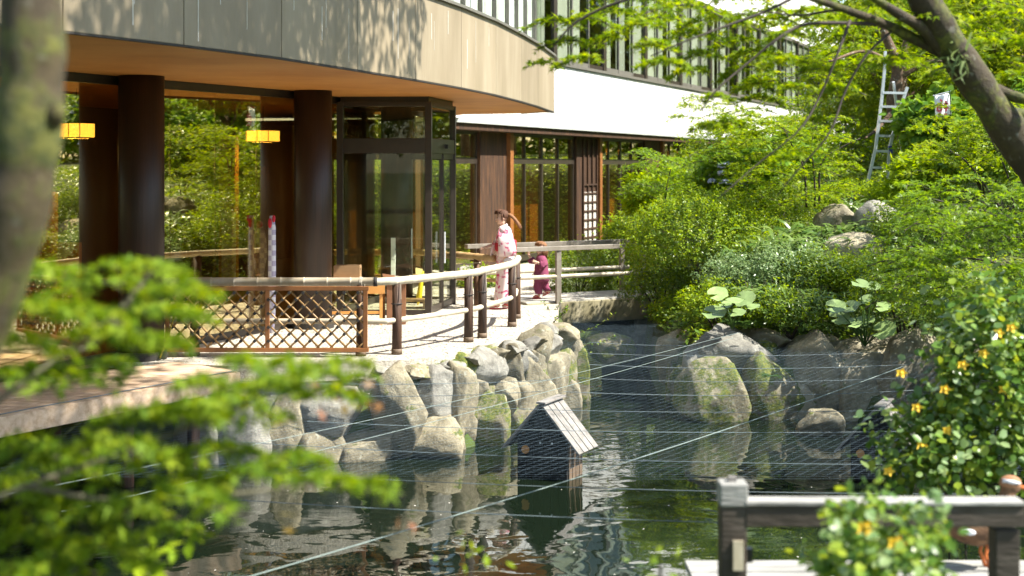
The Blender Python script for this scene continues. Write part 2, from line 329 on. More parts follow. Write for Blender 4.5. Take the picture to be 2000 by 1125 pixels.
M['glossleaf'] = leafmat('glossy_leaf', [(0.061, 0.135, 0.023), (0.108, 0.209, 0.029), (0.176, 0.270, 0.036), (0.297, 0.365, 0.032)], 0.35, 0.35, 0.6)
M['yflower'] = pmat('yellow_petal', [(0.75, 0.45, 0.02), (0.8, 0.55, 0.04)], 10, 0.6)
M['epiphyte'] = leafmat('strap_leaf', [(0.10, 0.15, 0.05), (0.16, 0.21, 0.08)], 0.35)
M['fartree'] = leafmat('far_tree_leaf', [(0.083, 0.140, 0.010), (0.134, 0.200, 0.012), (0.207, 0.250, 0.015)], 0.45, 0.6, 0.2)
M['petal'] = pmat('fallen_petal', [(0.4, 0.38, 0.33), (0.5, 0.48, 0.44)], 4, 0.7)

# water
def watermat():
    m, nt = _mat('pond_water'); L = nt.links.new
    out = N(nt, 'ShaderNodeOutputMaterial'); b = N(nt, 'ShaderNodeBsdfPrincipled')
    b.inputs['Base Color'].default_value = (0.006, 0.011, 0.006, 1); b.inputs['Roughness'].default_value = 0.015; b.inputs['IOR'].default_value = 1.55
    b.inputs['Specular IOR Level'].default_value = 0.6
    tc = N(nt, 'ShaderNodeTexCoord'); mp = N(nt, 'ShaderNodeMapping'); mp.inputs['Scale'].default_value = (1.0, 1.0, 1)
    L(tc.outputs['Object'], mp.inputs[0])
    n1 = N(nt, 'ShaderNodeTexNoise'); n1.inputs['Scale'].default_value = 2.2; n1.inputs['Detail'].default_value = 1.5; n1.inputs['Distortion'].default_value = 0.4; L(mp.outputs[0], n1.inputs['Vector'])
    n2 = N(nt, 'ShaderNodeTexNoise'); n2.inputs['Scale'].default_value = 8; n2.inputs['Detail'].default_value = 2; L(mp.outputs[0], n2.inputs['Vector'])
    b1 = N(nt, 'ShaderNodeBump'); b1.inputs['Strength'].default_value = 1.0; b1.inputs['Distance'].default_value = 0.0085; L(n1.outputs['Fac'], b1.inputs['Height'])
    b2 = N(nt, 'ShaderNodeBump'); b2.inputs['Strength'].default_value = 1.0; b2.inputs['Distance'].default_value = 0.0006; L(n2.outputs['Fac'], b2.inputs['Height']); L(b1.outputs[0], b2.inputs['Normal'])
    L(b2.outputs[0], b.inputs['Normal']); L(b.outputs[0], out.inputs[0]); return m
M['water'] = watermat()

# ------------------------------------------------------------------ leaf machinery
def _maple():
    ang = [-115, -58, 0, 58, 115]; ln = [0.55, 0.88, 1.0, 0.88, 0.55]; vs = [(0, 0, 0)]; fs = []
    nots = [-150, -86, -29, 29, 86, 150]
    for i, a in enumerate(nots):
        r = 0.12 if i in (0, 5) else 0.27
        vs.append((r*math.cos(R(a)), r*math.sin(R(a)), 0.02))
    for i, a in enumerate(ang):
        vs.append((ln[i]*math.cos(R(a)), ln[i]*math.sin(R(a)), -0.16*ln[i]))
        fs += [(0, 1+i, 7+i), (0, 7+i, 2+i)]
    return np.array(vs), np.array(fs)
T_MAPLE = _maple()
T_STAR = (np.array([(0, 0, 0), (.28, .16, .02), (1, 0, -.15), (.28, -.16, .02), (.05, .25, 0), (.45, .75, -.15), (.05, -.25, 0), (.45, -.75, -.15)]),
          np.array([(0, 3, 2), (0, 2, 1), (0, 1, 5), (0, 5, 4), (0, 7, 3), (0, 6, 7)]))
T_LEAF = (np.array([(0, 0, 0), (.45, .24, .05), (1, 0, -.05), (.45, -.24, .05)]), np.array([(0, 3, 2), (0, 2, 1)]))
T_ROUND = (np.array([(0, 0, 0), (.2, .3, .05), (.65, .36, .04), (1, 0, -.04), (.65, -.36, .04), (.2, -.3, .05)]), np.array([(0, 5, 4), (0, 4, 3), (0, 3, 2), (0, 2, 1)]))
T_BLADE = (np.array([(0, -.03, 0), (0, .03, 0), (.35, .045, .10), (.35, -.045, .10), (.7, .03, .06), (.7, -.03, .06), (1, 0, -.12)]),
           np.array([(0, 3, 2), (0, 2, 1), (3, 5, 4), (3, 4, 2), (5, 6, 4)]))
def unit(a): return a/np.maximum(np.linalg.norm(a, axis=1, keepdims=True), 1e-9)
def leaves(name, pos, nrm, dr, size, tmpl, mat, parent, kind='stuff', label=None):
    tv, tf = tmpl; n = len(pos); z = unit(nrm); x = dr-z*np.sum(dr*z, 1, keepdims=True); x = unit(x); y = np.cross(z, x)
    s = np.asarray(size).reshape(-1, 1, 1)*np.ones((n, 1, 1))
    V = pos[:, None, :]+s*(tv[None, :, 0:1]*x[:, None, :]+tv[None, :, 1:2]*y[:, None, :]+tv[None, :, 2:3]*z[:, None, :])
    Fc = tf[None]+(np.arange(n)*len(tv))[:, None, None]
    o = np_mesh(name, V.reshape(-1, 3), Fc.reshape(-1, 3), mat, parent, kind=kind)
    if label: o['label'] = label
    return o
def rdir(n): return unit(rng.normal(size=(n, 3)))
def lumpy(d, seed):
    r = np.random.default_rng(seed); v = np.zeros(len(d))
    for k in range(7):
        a = r.normal(size=3)*(1.5+k*0.7); v += np.sin(d@a+r.uniform(0, 6))*0.5/(1+0.4*k)
    return v
def bush_arrays(c, r, n, size, seed, sprig=10, zmin=-0.35, lump=0.16, inner=0.72, slen=0.16):
    size = size*1.35; n = int(n*1.3); K = max(1, n//sprig); d = rdir(K*3); d = d[d[:, 2] > zmin][:K]; K = len(d)
    rad = (1+lump*lumpy(d, seed))*(1-(1-inner)*rng.random(K)**1.6)
    base = np.array(c)+d*np.array(r)*rad[:, None]
    ax = unit(d/np.array(r)*min(r)+np.array([0, 0, 0.45])+rng.normal(size=(K, 3))*0.35)
    t = rng.random((K, sprig)); L = slen*(0.6+0.8*rng.random(K))
    pos = base[:, None, :]+ax[:, None, :]*(t*L[:, None])[:, :, None]+rng.normal(size=(K, sprig, 3))*size*0.35
    dr = ax[:, None, :]*0.7+rng.normal(size=(K, sprig, 3))*0.75
    nr = ax[:, None, :]*0.5+np.array([0, 0, 0.5])+rng.normal(size=(K, sprig, 3))*0.55
    sz = size*(0.6+0.7*rng.random(K*sprig))
    return pos.reshape(-1, 3), nr.reshape(-1, 3), dr.reshape(-1, 3), sz
def bush(name, label, c, r, n, size, mat, tmpl=T_LEAF, group=None, sprig=10, cat='bush', zmin=-0.35, lump=0.26, inner=0.6, slen=0.2, stems=5, seed=None):
    global _bs; seed = seed if seed is not None else int(rng.integers(1e6))
    c = Vector(c); zb = c.z-r[2]*0.9
    t = thing(name, label, cat, (c.x, c.y, zb), group)
    a = bush_arrays(c, r, n, size, seed, sprig, zmin, lump, inner, slen)
    leaves('foliage', *a, tmpl, mat, t)
    mb = MB()
    for i in range(stems):
        an = random.uniform(0, 6.28); q = random.uniform(0.3, 0.75)
        mb.tube([(c.x+random.uniform(-.1, .1)*r[0], c.y+random.uniform(-.1, .1)*r[1], zb-0.05), (c.x+math.cos(an)*r[0]*q*.5, c.y+math.sin(an)*r[1]*q*.5, c.z-r[2]*.2),
                 (c.x+math.cos(an)*r[0]*q, c.y+math.sin(an)*r[1]*q, c.z+r[2]*.45)], [.02, .014, .006], 5)
    if mat.name in ('azalea_leaf', 'dark_azalea_leaf'):
        a2 = bush_arrays(c, (r[0]*1.03, r[1]*1.03, r[2]*1.04), int(n*.24), size*1.15, seed, sprig, -.1, lump, .93, slen*1.2); leaves('new_growth_highlights', *a2, tmpl, M['lime'], t)
    mb.build('stem', M['twig'], t, True)
    return t
MULT = 1.7
def sprays(lst, size, twig_parent=None, tilt=0.35, droop=0.25, aspect=0.55, toward=None):
    """flat layered maple sprays: lst of (centre, radius, count[, azimuth])"""
    PS, NS, DS, SS = [], [], [], []; tw = MB()
    for q in lst:
        c, rad, n = Vector(q[0]), q[1], int(q[2]*MULT); az = q[3] if len(q) > 3 else random.uniform(0, 6.28)
        u = np.sqrt(rng.random(n)); th = rng.random(n)*2*np.pi
        lx = u*np.cos(th)*rad; ly = u*np.sin(th)*rad*aspect
        # clump leaves along a few side twigs
        k = 5; side = np.linspace(-1, 1, k)[rng.integers(0, k, n)]; ly = 0.55*ly+0.45*side*rad*aspect*(1-0.4*np.abs(lx)/rad)+rng.normal(size=n)*0.02*rad
        sl_ = random.uniform(-0.22, 0.12)
        z = sl_*lx-droop*(lx**2+ly**2)/rad+rng.normal(size=n)*0.05*rad
        ca, sa = math.cos(az), math.sin(az)
        pos = np.stack([c.x+lx*ca-ly*sa, c.y+lx*sa+ly*ca, c.z+z], 1)
        od = np.stack([ca*np.ones(n)*0.7+(lx*ca-ly*sa)/rad*.6, sa*np.ones(n)*0.7+(lx*sa+ly*ca)/rad*.6, -0.35*np.ones(n)], 1)+rng.normal(size=(n, 3))*0.45
        nr = np.array([0, 0, 1.0])+rng.normal(size=(n, 3))*tilt+od*0.15
        PS.append(pos); NS.append(nr); DS.append(od); SS.append(size*(0.6+0.7*rng.random(n)))
        def pt(a, b): return Vector((c.x+a*ca-b*sa, c.y+a*sa+b*ca, c.z+sl_*a-droop*(a*a+b*b)/rad-0.01))
        tw.tube([pt(-rad, 0), pt(-rad*.4, rad*.04), pt(rad*.2, -.02*rad), pt(rad*.85, 0)], [.006*(.5+rad), .005*(.5+rad), .0035, .002], 4, False)
        for i in range(4):
            a0 = -rad*.7+i*rad*.4; sg = 1 if i % 2 else -1
            tw.tube([pt(a0, 0), pt(a0+rad*.2, sg*rad*aspect*.4), pt(a0+rad*.4, sg*rad*aspect*.8)], [.004, .003, .0015], 3, False)
    return np.concatenate(PS), np.concatenate(NS), np.concatenate(DS), np.concatenate(SS), tw
def ico(sub=3):
    import bmesh
    bm = bmesh.new(); bmesh.ops.create_icosphere(bm, subdivisions=sub, radius=1.0)
    V = np.array([v.co[:] for v in bm.verts]); Fc = np.array([[v.index for v in f.verts] for f in bm.faces]); bm.free(); return V, Fc
ICO3 = ico(4); ICO2 = ico(3)
def rock(name, c, r, mat, parent=None, tilt=0.0, seed=None, base=ICO3, ang=0.75, label=None, yaw=None):
    seed = seed if seed is not None else random.randrange(10**6); g = np.random.default_rng(seed)
    V = base[0].copy(); 
    for k in range(11):
        nrm = unit(g.normal(size=(1, 3))*np.array([1, 1.2, .8]))[0]; d = g.uniform(ang-0.14, ang+0.16)
        e = V@nrm-d; V -= np.where(e > 0, e*0.985, 0)[:, None]*nrm
    off = Vector(g.uniform(-50, 50, 3))
    dv = np.array([mnoise.fractal(Vector(v)*2.2+off, 0.8, 2.1, 6) for v in V]); cr = np.array([abs(mnoise.noise(Vector(v)*1.6+off*2)) for v in V])
    V *= (1+0.075*dv-0.07*np.clip(1-cr/.05, 0, 1))[:, None]
    V /= np.abs(V).max(0)
    V *= np.array(r)
    Mt = np.array(Matrix.Rotation(yaw if yaw is not None else g.uniform(-.3, .3), 3, 'Z')@Matrix.Rotation(tilt, 3, 'Y'))
    V = V@Mt.T+np.array(c)
    o = np_mesh(name, V, base[1], mat, parent, smooth=True)
    if label: o['label'] = label
    return o
# ================================================================== SETTING: ground, water, terrace
TZ = 1.1                                                     # terrace level
POND = np.array([(-10, 8.8), (-10, 16.0), (-4, 16.5), (-2.8, 16.55), (-1.7, 16.75), (-1.0, 16.9), (-.5, 17.4), (0, 18.2), (.4, 19.2), (.75, 20.6), (.85, 22), (.9, 24), (1.0, 28),
                 (2.2, 28), (2.4, 24), (2.3, 21.4), (2.5, 19.6), (3.4, 19.4), (4.4, 19.2), (5.4, 18.6), (6.1, 16), (6.0, 12), (5.5, 9.5), (3, 8.8)])
def sdf(x, y, poly):
    d = np.full(x.shape, 1e9); ins = np.zeros(x.shape, bool); n = len(poly)
    for i in range(n):
        a = poly[i]; b = poly[(i+1) % n]; e = b-a
        t = np.clip(((x-a[0])*e[0]+(y-a[1])*e[1])/(e@e), 0, 1)
        d = np.minimum(d, np.hypot(x-a[0]-t*e[0], y-a[1]-t*e[1]))
        c = (a[1] > y) != (b[1] > y)
        with np.errstate(divide='ignore', invalid='ignore'):
            ins ^= c & (x < (b[0]-a[0])*(y-a[1])/(b[1]-a[1])+a[0])
    return np.where(ins, -d, d)
def sst(a, b, v): t = np.clip((v-a)/(b-a), 0, 1); return t*t*(3-2*t)
def ground_h(x, y):
    x = np.asarray(x, float); y = np.asarray(y, float)
    h = np.full(x.shape, 1.04)
    near = 1.75-0.85*sst(4.5, 8.5, y); h = np.where(y < 10, near, h)
    hill = sst(2.3, 4.6, x-0.02*(y-20))*(sst(18.6, 30, y)*2.1+np.clip(y-30, 0, 60)*0.025)
    h = h+hill-0.35*sst(2.0, 3.4, x)*sst(17, 19, y)*(1-sst(19.5, 22, y))
    right = sst(5.6, 9, x)*(1-sst(17, 20, y))*0.8; h = h+right*(y > 6)
    h = h+0.05*np.sin(x*2.1+y*.7)*np.cos(y*1.7-x)*sst(2.5, 4, x)
    d = sdf(x, y, POND); k = sst(-.3, .12, d)
    return -0.7+(h+0.7)*k
gx = np.unique(np.concatenate([np.linspace(-400, -14, 12), np.linspace(-14, 22, 181), np.linspace(22, 400, 12)]))
gy = np.unique(np.concatenate([np.linspace(-300, 0, 10), np.linspace(0, 64, 321), np.linspace(64, 600, 16)]))
X, Y = np.meshgrid(gx, gy); Z = ground_h(X, Y)
V = np.stack([X.ravel(), Y.ravel(), Z.ravel()], 1); nx = len(gx); ii, jj = np.meshgrid(np.arange(nx-1), np.arange(len(gy)-1)); q = (jj*nx+ii).ravel()
ground = np_mesh('ground', V, np.stack([q, q+1, q+nx+1, q+nx], 1), M['soil'], None, True); tag(ground, 'dark garden soil sloping round the pond', 'ground', kind='structure')
def gz(x, y): return float(ground_h(np.array([x]), np.array([y]))[0])
wv = MB().add([(-11, 8.2, 0), (7.5, 8.2, 0), (7.5, 29, 0), (-11, 29, 0)], [(0, 1, 2, 3)])
water = wv.build('water', M['water']); tag(water, 'dark rippled pond water reflecting the building', 'water', kind='structure')
EDGE = [G(330, 708), G(460, 715), G(600, 712), G(720, 706), G(820, 700), G(900, 688), G(980, 665), G(1040, 648), G(1060, 630), G(1090, 618)]
tp = [(-13, 16.6)]+[(p.x, p.y) for p in smooth_poly(EDGE, 30)]+[(.8, 24.2), (.95, 27.5), (.5, 34), (-1.7, 30.4), (-13, 30.4)]
terrace = MB().prism(tp, 0.9, TZ).build('terrace', M['gravel']); tag(terrace, 'pale gravel terrace above the rock wall', 'terrace', kind='structure')

# loose pebbles on the terrace
pv, pf = ico(1); n_ = 9000; ex = np.array([(p.x, p.y) for p in EDGE]); px_ = rng.uniform(-4.6, .9, n_*3); py_ = rng.uniform(16.4, 27, n_*3); tpoly = np.array(tp)
ok = sdf(px_, py_, tpoly) < -.05; px_, py_ = px_[ok][:n_], py_[ok][:n_]; n_ = len(px_); sz_ = .006+.014*rng.random(n_)**2
V = np.stack([px_, py_, np.full(n_, TZ)], 1)[:, None, :]+pv[None]*sz_[:, None, None]*np.array([1, 1, .6])*(1+.25*rng.normal(size=(n_, len(pv), 1)))
pebbles = np_mesh('pebbles', V.reshape(-1, 3), (pf[None]+(np.arange(n_)*len(pv))[:, None, None]).reshape(-1, 3), M['gravel'], None); tag(pebbles, 'loose pale pebbles strewn over the terrace', 'pebbles', kind='stuff')

# ================================================================== CURVED BUILDING
SZ = 4.48
FP = [(-60, 38), (0, 44), (119, 57), (355, 85), (546, 110), (695, 134), (808, 153), (898, 169), (966, 183), (1016, 196), (1050, 206), (1080, 217)]
FL = []
for px, py in FP:
    D = 1.08*F/(HZ-py); FL.append(Vector(((px-1000)/F*D, D, 0)))
FL = [Vector((-5.6, 7.2, 0)), Vector((-4.75, 8.6, 0))]+FL[1:]
bld = thing('curved_building', 'curved brown building with overhanging panelled upper floor and round columns', 'building', (-5, 20, TZ))
END = Vector((FL[-1].x-0.6, FL[-1].y+1.2, 0))
sp = [(p.x, p.y) for p in FL]+[(END.x, END.y), (-1.0, 29.6), (-1.6, 31.5), (-16, 33), (-16, 7)]
MB().prism(sp, SZ, SZ+0.14).build('soffit', M['soffit'], bld)
def wallseg(a, b, z0, z1, th, gap=0.006):
    a = Vector(a); b = Vector(b); d = (b-a).normalized(); a = a+d*gap; b = b-d*gap
    return MB().beam((a.x, a.y, (z0+z1)/2), (b.x, b.y, (z0+z1)/2), th, z1-z0)
FH = 1.06
for i in range(len(FL)-1):
    pn = wallseg(FL[i], FL[i+1], SZ-0.012, SZ+FH, 0.05).build('fascia_panel', M['fascia'], bld, bevel=0.004)
    if 1 <= i < 9:
        d = (FL[i+1]-FL[i]); L = d.length; d.normalize(); n = Vector((d.y, -d.x, 0)); s = MB()
        for k in range(random.randint(2, 4)):
            t = random.uniform(.08, .92); z1 = SZ+random.uniform(.35, FH*.98); z0 = z1-random.uniform(.15, .6); p = FL[i]+d*(L*t)+n*0.027
            z0 = max(z0, SZ+.02); wd = random.uniform(.004, .014)
            s.beam((p.x, p.y, z0), (p.x, p.y, z1), .003, wd, up=tuple(d))
        s.build('dirt_streak', M['streak'], pn, kind='stuff')
wallseg(FL[-1], END, SZ-0.012, SZ+FH, 0.05).build('fascia_panel', M['fascia'], bld)
dl = [Vector((p.x, p.y, SZ-.018)) for p in FL]
mb = MB()
for i in range(len(FL)-1):
    a, b = FL[i], FL[i+1]; d = (b-a).normalized(); n = Vector((-d.y, d.x, 0))*0.07
    mb.beam((a.x+n.x, a.y+n.y, SZ+.5), (b.x+n.x, b.y+n.y, SZ+.5), .04, 1.04)
mb.build('cladding_backing', M['dark'], bld)
mb = MB()
for i in range(len(FL)-1):
    a, b = FL[i], FL[i+1]; mb.beam((a.x, a.y, SZ-.022), (b.x, b.y, SZ-.022), .062, .016)
mb.build('drip_edge', M['dark'], bld)
mb = MB()
for i in range(len(FL)-1):
    a, b = FL[i], FL[i+1]; mb.beam((a.x, a.y, SZ+FH+.02), (b.x, b.y, SZ+FH+.02), .14, .04)
mb.build('coping', M['greyframe'], bld)
# upper window band above the panels
for i in range(4, len(FL)-1):
    a, b = FL[i].copy(), FL[i+1].copy(); d = (b-a).normalized(); n = Vector((-d.y, d.x, 0)); a += n*.22; b += n*.22
    for k in range(2):
        p = a.lerp(b, k/2); q = a.lerp(b, (k+1)/2)
        wn = MB().beam((p.x, p.y, SZ+FH+.04), (p.x, p.y, 8.2), .07, .05, up=tuple(d)).beam((p.x, p.y, SZ+FH+.09), (q.x, q.y, SZ+FH+.09), .06, .08).beam((p.x, p.y, 6.9), (q.x, q.y, 6.9), .06, .07).build('upper_window', M['greyframe'], bld)
        wallseg(p+n*.01, q+n*.01, SZ+FH+.1, 8.2, .012, .02).build('window_pane', M['upglass'], wn)
        wallseg(p+n*.16, q+n*.16, SZ+FH+.1, 8.2, .02, .0).build('blind', M['blind'], wn)
mb = MB().prism([(p.x-.35, p.y) for p in FL]+[(END.x, END.y), (-1.2, 29.6), (-16, 33), (-16, 7)], 8.2, 8.5); mb.build('roof_slab', M['whiteplain'], bld)
def lamp_light(p, t, e):
    l = bpy.data.lights.new('lamp_bulb', 'AREA'); l.energy = e*.10; l.color = (1, .58, .18); l.shape = 'RECTANGLE'; l.size = .34; l.size_y = .3
    o = bpy.data.objects.new('lamp_bulb', l); COL.objects.link(o); o.location = Vector((0, 0, -.11)); o.parent = t
# round columns
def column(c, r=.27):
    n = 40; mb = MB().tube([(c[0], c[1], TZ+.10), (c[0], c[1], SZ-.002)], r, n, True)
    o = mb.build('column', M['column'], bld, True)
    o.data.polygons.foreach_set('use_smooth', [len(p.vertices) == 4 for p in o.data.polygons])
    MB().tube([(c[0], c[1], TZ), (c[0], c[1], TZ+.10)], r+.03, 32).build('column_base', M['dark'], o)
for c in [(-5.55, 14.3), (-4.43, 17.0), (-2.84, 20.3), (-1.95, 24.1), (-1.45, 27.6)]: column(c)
# glazed wall behind the columns
GL = [Vector(p+(0,)) for p in [(-8.3, 8.6), (-7.0, 11.8), (-5.80, 14.6), (-4.71, 17.1), (-3.12, 20.4), (-2.28, 24.2), (-1.85, 27.2), (-1.60, 30.0)]]
for i in range(len(GL)-1):
    k = 4 if i == 3 else 2
    for j in range(k):
        p, q = GL[i].lerp(GL[i+1], j/k), GL[i].lerp(GL[i+1], (j+1)/k)
        wallseg(p, q, TZ+.09, SZ-.11, .012, .004).build('glass_pane', M['glass'], bld)
    a, b = GL[i], GL[i+1]
    MB().beam((a.x, a.y, TZ+.045), (b.x, b.y, TZ+.045), .08, .09).build('base_rail', M['frame'], bld)
    MB().beam((a.x, a.y, SZ-.055), (b.x, b.y, SZ-.055), .07, .105).build('head_rail', M['frame'], bld)
# room behind the glass
fl = [(p.x, p.y) for p in GL]+[(-1.9, 31.4), (-15, 32.5), (-15, 8)]
MB().prism(fl, TZ-.05, TZ+.012).build('floor', M['floorin'], bld)
BW = [Vector((-13.6, 9, 0)), Vector((-11.2, 15, 0)), Vector((-9.3, 21, 0)), Vector((-7.2, 27.5, 0)), Vector((-6.0, 31.8, 0))]
for i in range(len(BW)-1): wallseg(BW[i], BW[i+1], TZ, SZ, .1, 0).build('back_wall', M['interior'], bld)
for px, D, wd, z1, mt in [(84, 19.5, .42, 3.05, 'orange'), (300, 23, .3, 3.3, 'interior'), (447, 25.0, .22, 2.6, 'blind'), (447, 25.2, .34, 3.95, 'orange'), (130, 22.5, .5, 2.2, 'orange'), (28, 19.0, .5, 3.4, 'orange'), (500, 27, .5, 3.4, 'interior')]:
    p = P(px, 400, D); MB().box((p.x, p.y, (TZ+.012+z1)/2), (wd, .12, z1-TZ-.012), -.4).build('partition', M[mt], bld)
for px, py, D, wd, lb in [(149, 255, 19.6, .38, 'glowing rectangular paper lamp in the room beside the dark column'), (514, 266, 25.5, .46, 'glowing flat paper lamp in the room between the two big columns')]:
    p = P(px, py, D); t = thing('paper_lamp', lb, 'lamp', (p.x, p.y, p.z), 'lit paper lamps in the hotel room')
    MB().box(p, (wd, wd*.8, .19), -.4).build('lamp_shade', M['lamp'], t)
    MB().box(p+Vector((0, 0, .11)), (wd+.03, wd*.8+.03, .03), -.4).build('rim', M['frame'], t); MB().box(p+Vector((0, 0, -.1)), (wd+.015, wd*.8+.015, .014), -.4).build('rim', M['frame'], t)
    for q in (-1, 0, 1): v_ = Matrix.Rotation(-.4, 3, 'Z')@Vector((q*wd*.5, -wd*.4-.004, 0)); MB().box(p+v_, (.010, .010, .19), -.4).build('frame_bar', M['screenwood'], t)
    MB().tube([p+Vector((0, 0, .12)), (p.x, p.y, SZ)], .008, 6).build('cord', M['frame'], t); lamp_light(p, t, 130)
# glass vestibule
VB = [Vector((-2.66, 22.05, 0)), Vector((-1.29, 22.0, 0)), Vector((-.99, 23.75, 0)), Vector((-2.52, 24.35, 0))]
VT = 4.40
ves = MB()
for p in VB: ves.box((p.x, p.y, (TZ+VT)/2), (.10, .10, VT-TZ), -.1)
for i, (a, b) in enumerate([(VB[0], VB[1]), (VB[1], VB[2]), (VB[2], VB[3]), (VB[3], VB[0])]):
    d = (b-a).normalized()*.05; a2, b2 = a+d, b-d
    ves.beam((a2.x, a2.y, VT-.035), (b2.x, b2.y, VT-.035), .088, .07)
    ves.beam((a2.x, a2.y, 3.72), (b2.x, b2.y, 3.72), .084, .23)
    if i != 1: ves.beam((a2.x, a2.y, TZ+.04), (b2.x, b2.y, TZ+.04), .08, .08)
vo = ves.build('vestibule', M['frame'], bld, bevel=.004)
for i, (a, b) in enumerate([(VB[0], VB[1]), (VB[1], VB[2]), (VB[2], VB[3]), (VB[3], VB[0])]):
    wallseg(a, b, 3.84, VT-.07, .010, .055).build('transom_pane', M['clearglass'], vo)
    if i in (0, 3): wallseg(a, b, TZ+.08, 3.60, .010, .055).build('side_pane', M['clearglass'], vo)
    else:
        m_ = a.lerp(b, .5); dr = MB()
        for (p, q) in ((a, m_), (m_, b)):
            dd = (q-p).normalized()*.075; p, q = p+dd, q-dd*.4
            for z in (TZ+.07, 3.56): dr.beam((p.x, p.y, z), (q.x, q.y, z), .045, .09)
            for e in (p, q): dr.box((e.x, e.y, (TZ+3.6)/2), (.05, .05, 3.6-TZ-.04), 0)
        do = dr.build('sliding_door', M['frame'], vo)
        wallseg(a.lerp(b, .06), m_, TZ+.1, 3.5, .01, .05).build('door_pane', M['clearglass'], do)
        wallseg(m_, b.lerp(a, .06), TZ+.1, 3.5, .01, .05).build('door_pane', M['clearglass'], do)
        e = m_; MB().tube([(e.x+.06, e.y-.05, TZ+.75), (e.x+.06, e.y-.05, TZ+1.25)], .014, 8).build('door_handle', M['alu'], do)
a, b = VB[1], VB[2]; p = a.lerp(b, .62)
MB().box((p.x+.055, p.y, 3.72), (.07, .22, .07), -.17).build('door_sensor', M['black'], vo, bevel=.008)
MB().prism([(v.x, v.y) for v in VB], VT, SZ).build('vestibule_roof', M['frame'], vo)

# ================================================================== WHITE WING
A0 = Vector((-1.248, 30.1, 0)); U = Vector((.385, .923, 0)).normalized(); NV = Vector((U.y, -U.x, 0))
def wp(s, off, z): v = A0+U*s+NV*off; return Vector((v.x, v.y, z))
WR = math.atan2(U.y, U.x)
def wbox(s0, s1, o0, o1, z0, z1, mb=None):
    mb = mb or MB(); return mb.box(wp((s0+s1)/2, (o0+o1)/2, (z0+z1)/2), (s1-s0, abs(o1-o0), z1-z0), WR)
wing = thing('white_wing', 'long white tiled wing with a row of tall windows on both floors', 'building', wp(20, -3, TZ))
SE = 62.0
WZ0, WZ1 = 4.43, 5.95
wbox(-2.2, SE, -.25, -.012, WZ0, WZ1).build('wall', M['grout'], wing)
tb = MB(); tb.box((0, 0, 0), (.675, .012, .285)); tile = None
th = (WZ1-WZ0)/5
for i in range(60):
    for j in range(5):
        s = -2.15+.35+i*.70
        if s > 40: continue
        c = wp(s, -.008, WZ0+th*(j+.5)-.149)
        if tile is None:
            o = tb.build('wall_tile', M['white'], wing, origin=(0, 0, -.149)); tile = o.data
            o.location = c-wloc(wing); o.rotation_euler = (0, 0, WR)
        else: inst('wall_tile', tile, wing, c, WR)
wbox(39.8, SE, -.014, -.004, WZ0, WZ1).build('far_tiling', M['white'], wing)
wbox(-2.2, SE, -.2, .22, WZ0-.10, WZ0-.004).build('ledge', M['ledge'], wing)
wbox(-2.2, SE, -.6, .15, WZ0-.24, WZ0-.104).build('eaves_board', M['post'], wing)
# ground-floor bays
GT = 4.14
wbox(-2.2, SE, -.5, -.34, GT+.05, WZ0-.245).build('lintel', M['frame'], wing)
def bay(s0, s1, n, cur=()):
    fr = MB()
    wbox(s0, s1, -.5, -.36, TZ, TZ+.14, fr); wbox(s0, s1, -.49, -.37, 3.46, 3.60, fr); wbox(s0, s1, -.5, -.37, GT-.02, GT+.05, fr)
    for k in range(n+1):
        s = lerp(s0, s1, k/n); wd = .10 if k % 2 == 0 else .055
        wbox(s-wd/2, s+wd/2, -.48, -.38, TZ+.14, GT-.02, fr)
    fo = fr.build('window_frame', M['frame'], wing)
    for k in range(n):
        a, b = lerp(s0, s1, k/n)+.05, lerp(s0, s1, (k+1)/n)-.05
        wbox(a, b, -.436, -.424, TZ+.14, 3.46).build('glass_pane', M['glass'], fo)
        wbox(a, b, -.436, -.424, 3.60, GT-.02).build('glass_pane', M['glass'], fo)
        if k in cur: wbox(a+.1, b+.05, -1.3, -1.25, TZ+.3, 3.5).build('curtain', M['orange'], fo)
def pier(s0, s1, lattice=False):
    o = wbox(s0, s1, -.7, -.30, TZ, GT+.05).build('pier', M['post'], wing)
    wbox(s1-.22, s1-.02, -.30, -.2, TZ, GT+.05).build('sunlit_edge_strip', M['screenwood'], o)  # lighter wood paints the sunlit right edge of the dark pier
    if lattice:
        lt = MB(); a, b = s0+.45, s1-.3
        for k in range(4): s = lerp(a, b, k/3); wbox(s-.03, s+.03, -.297, -.25, TZ+.1, GT, lt)
        k = 0
        z = TZ+.1
        while z < 2.9: wbox(a, b, -.297, -.255, z, z+.045, lt); z += .24
        lt.build('lattice', M['post'], o)
        wbox(a+.02, b-.02, -.299, -.285, TZ+.1, 2.7).build('backing_panel', M['bridgetop'], o)
bay(-.4, 2.1, 2, (0, 1)); pier(2.1, 3.85); bay(3.85, 8.45, 4, (2, 3)); pier(8.45, 10.3, True); bay(10.3, 14.6, 4, (0, 1, 3)); pier(14.6, 16.4); bay(16.4, 21, 4, (1, 2)); pier(21, 22.8); bay(22.8, 27.4, 4, (0,)); pier(27.4, 62)
wbox(-2, SE, -6, -5.9, TZ, GT+.1).build('back_wall', M['interior'], wing)
wbox(-2.2, SE, -6, -.505, TZ-.1, TZ+.03).build('floor', M['floorin'], wing)
wbox(-2.2, SE, -6, -.6, GT+.1, GT+.2).build('ceiling', M['interior'], wing)
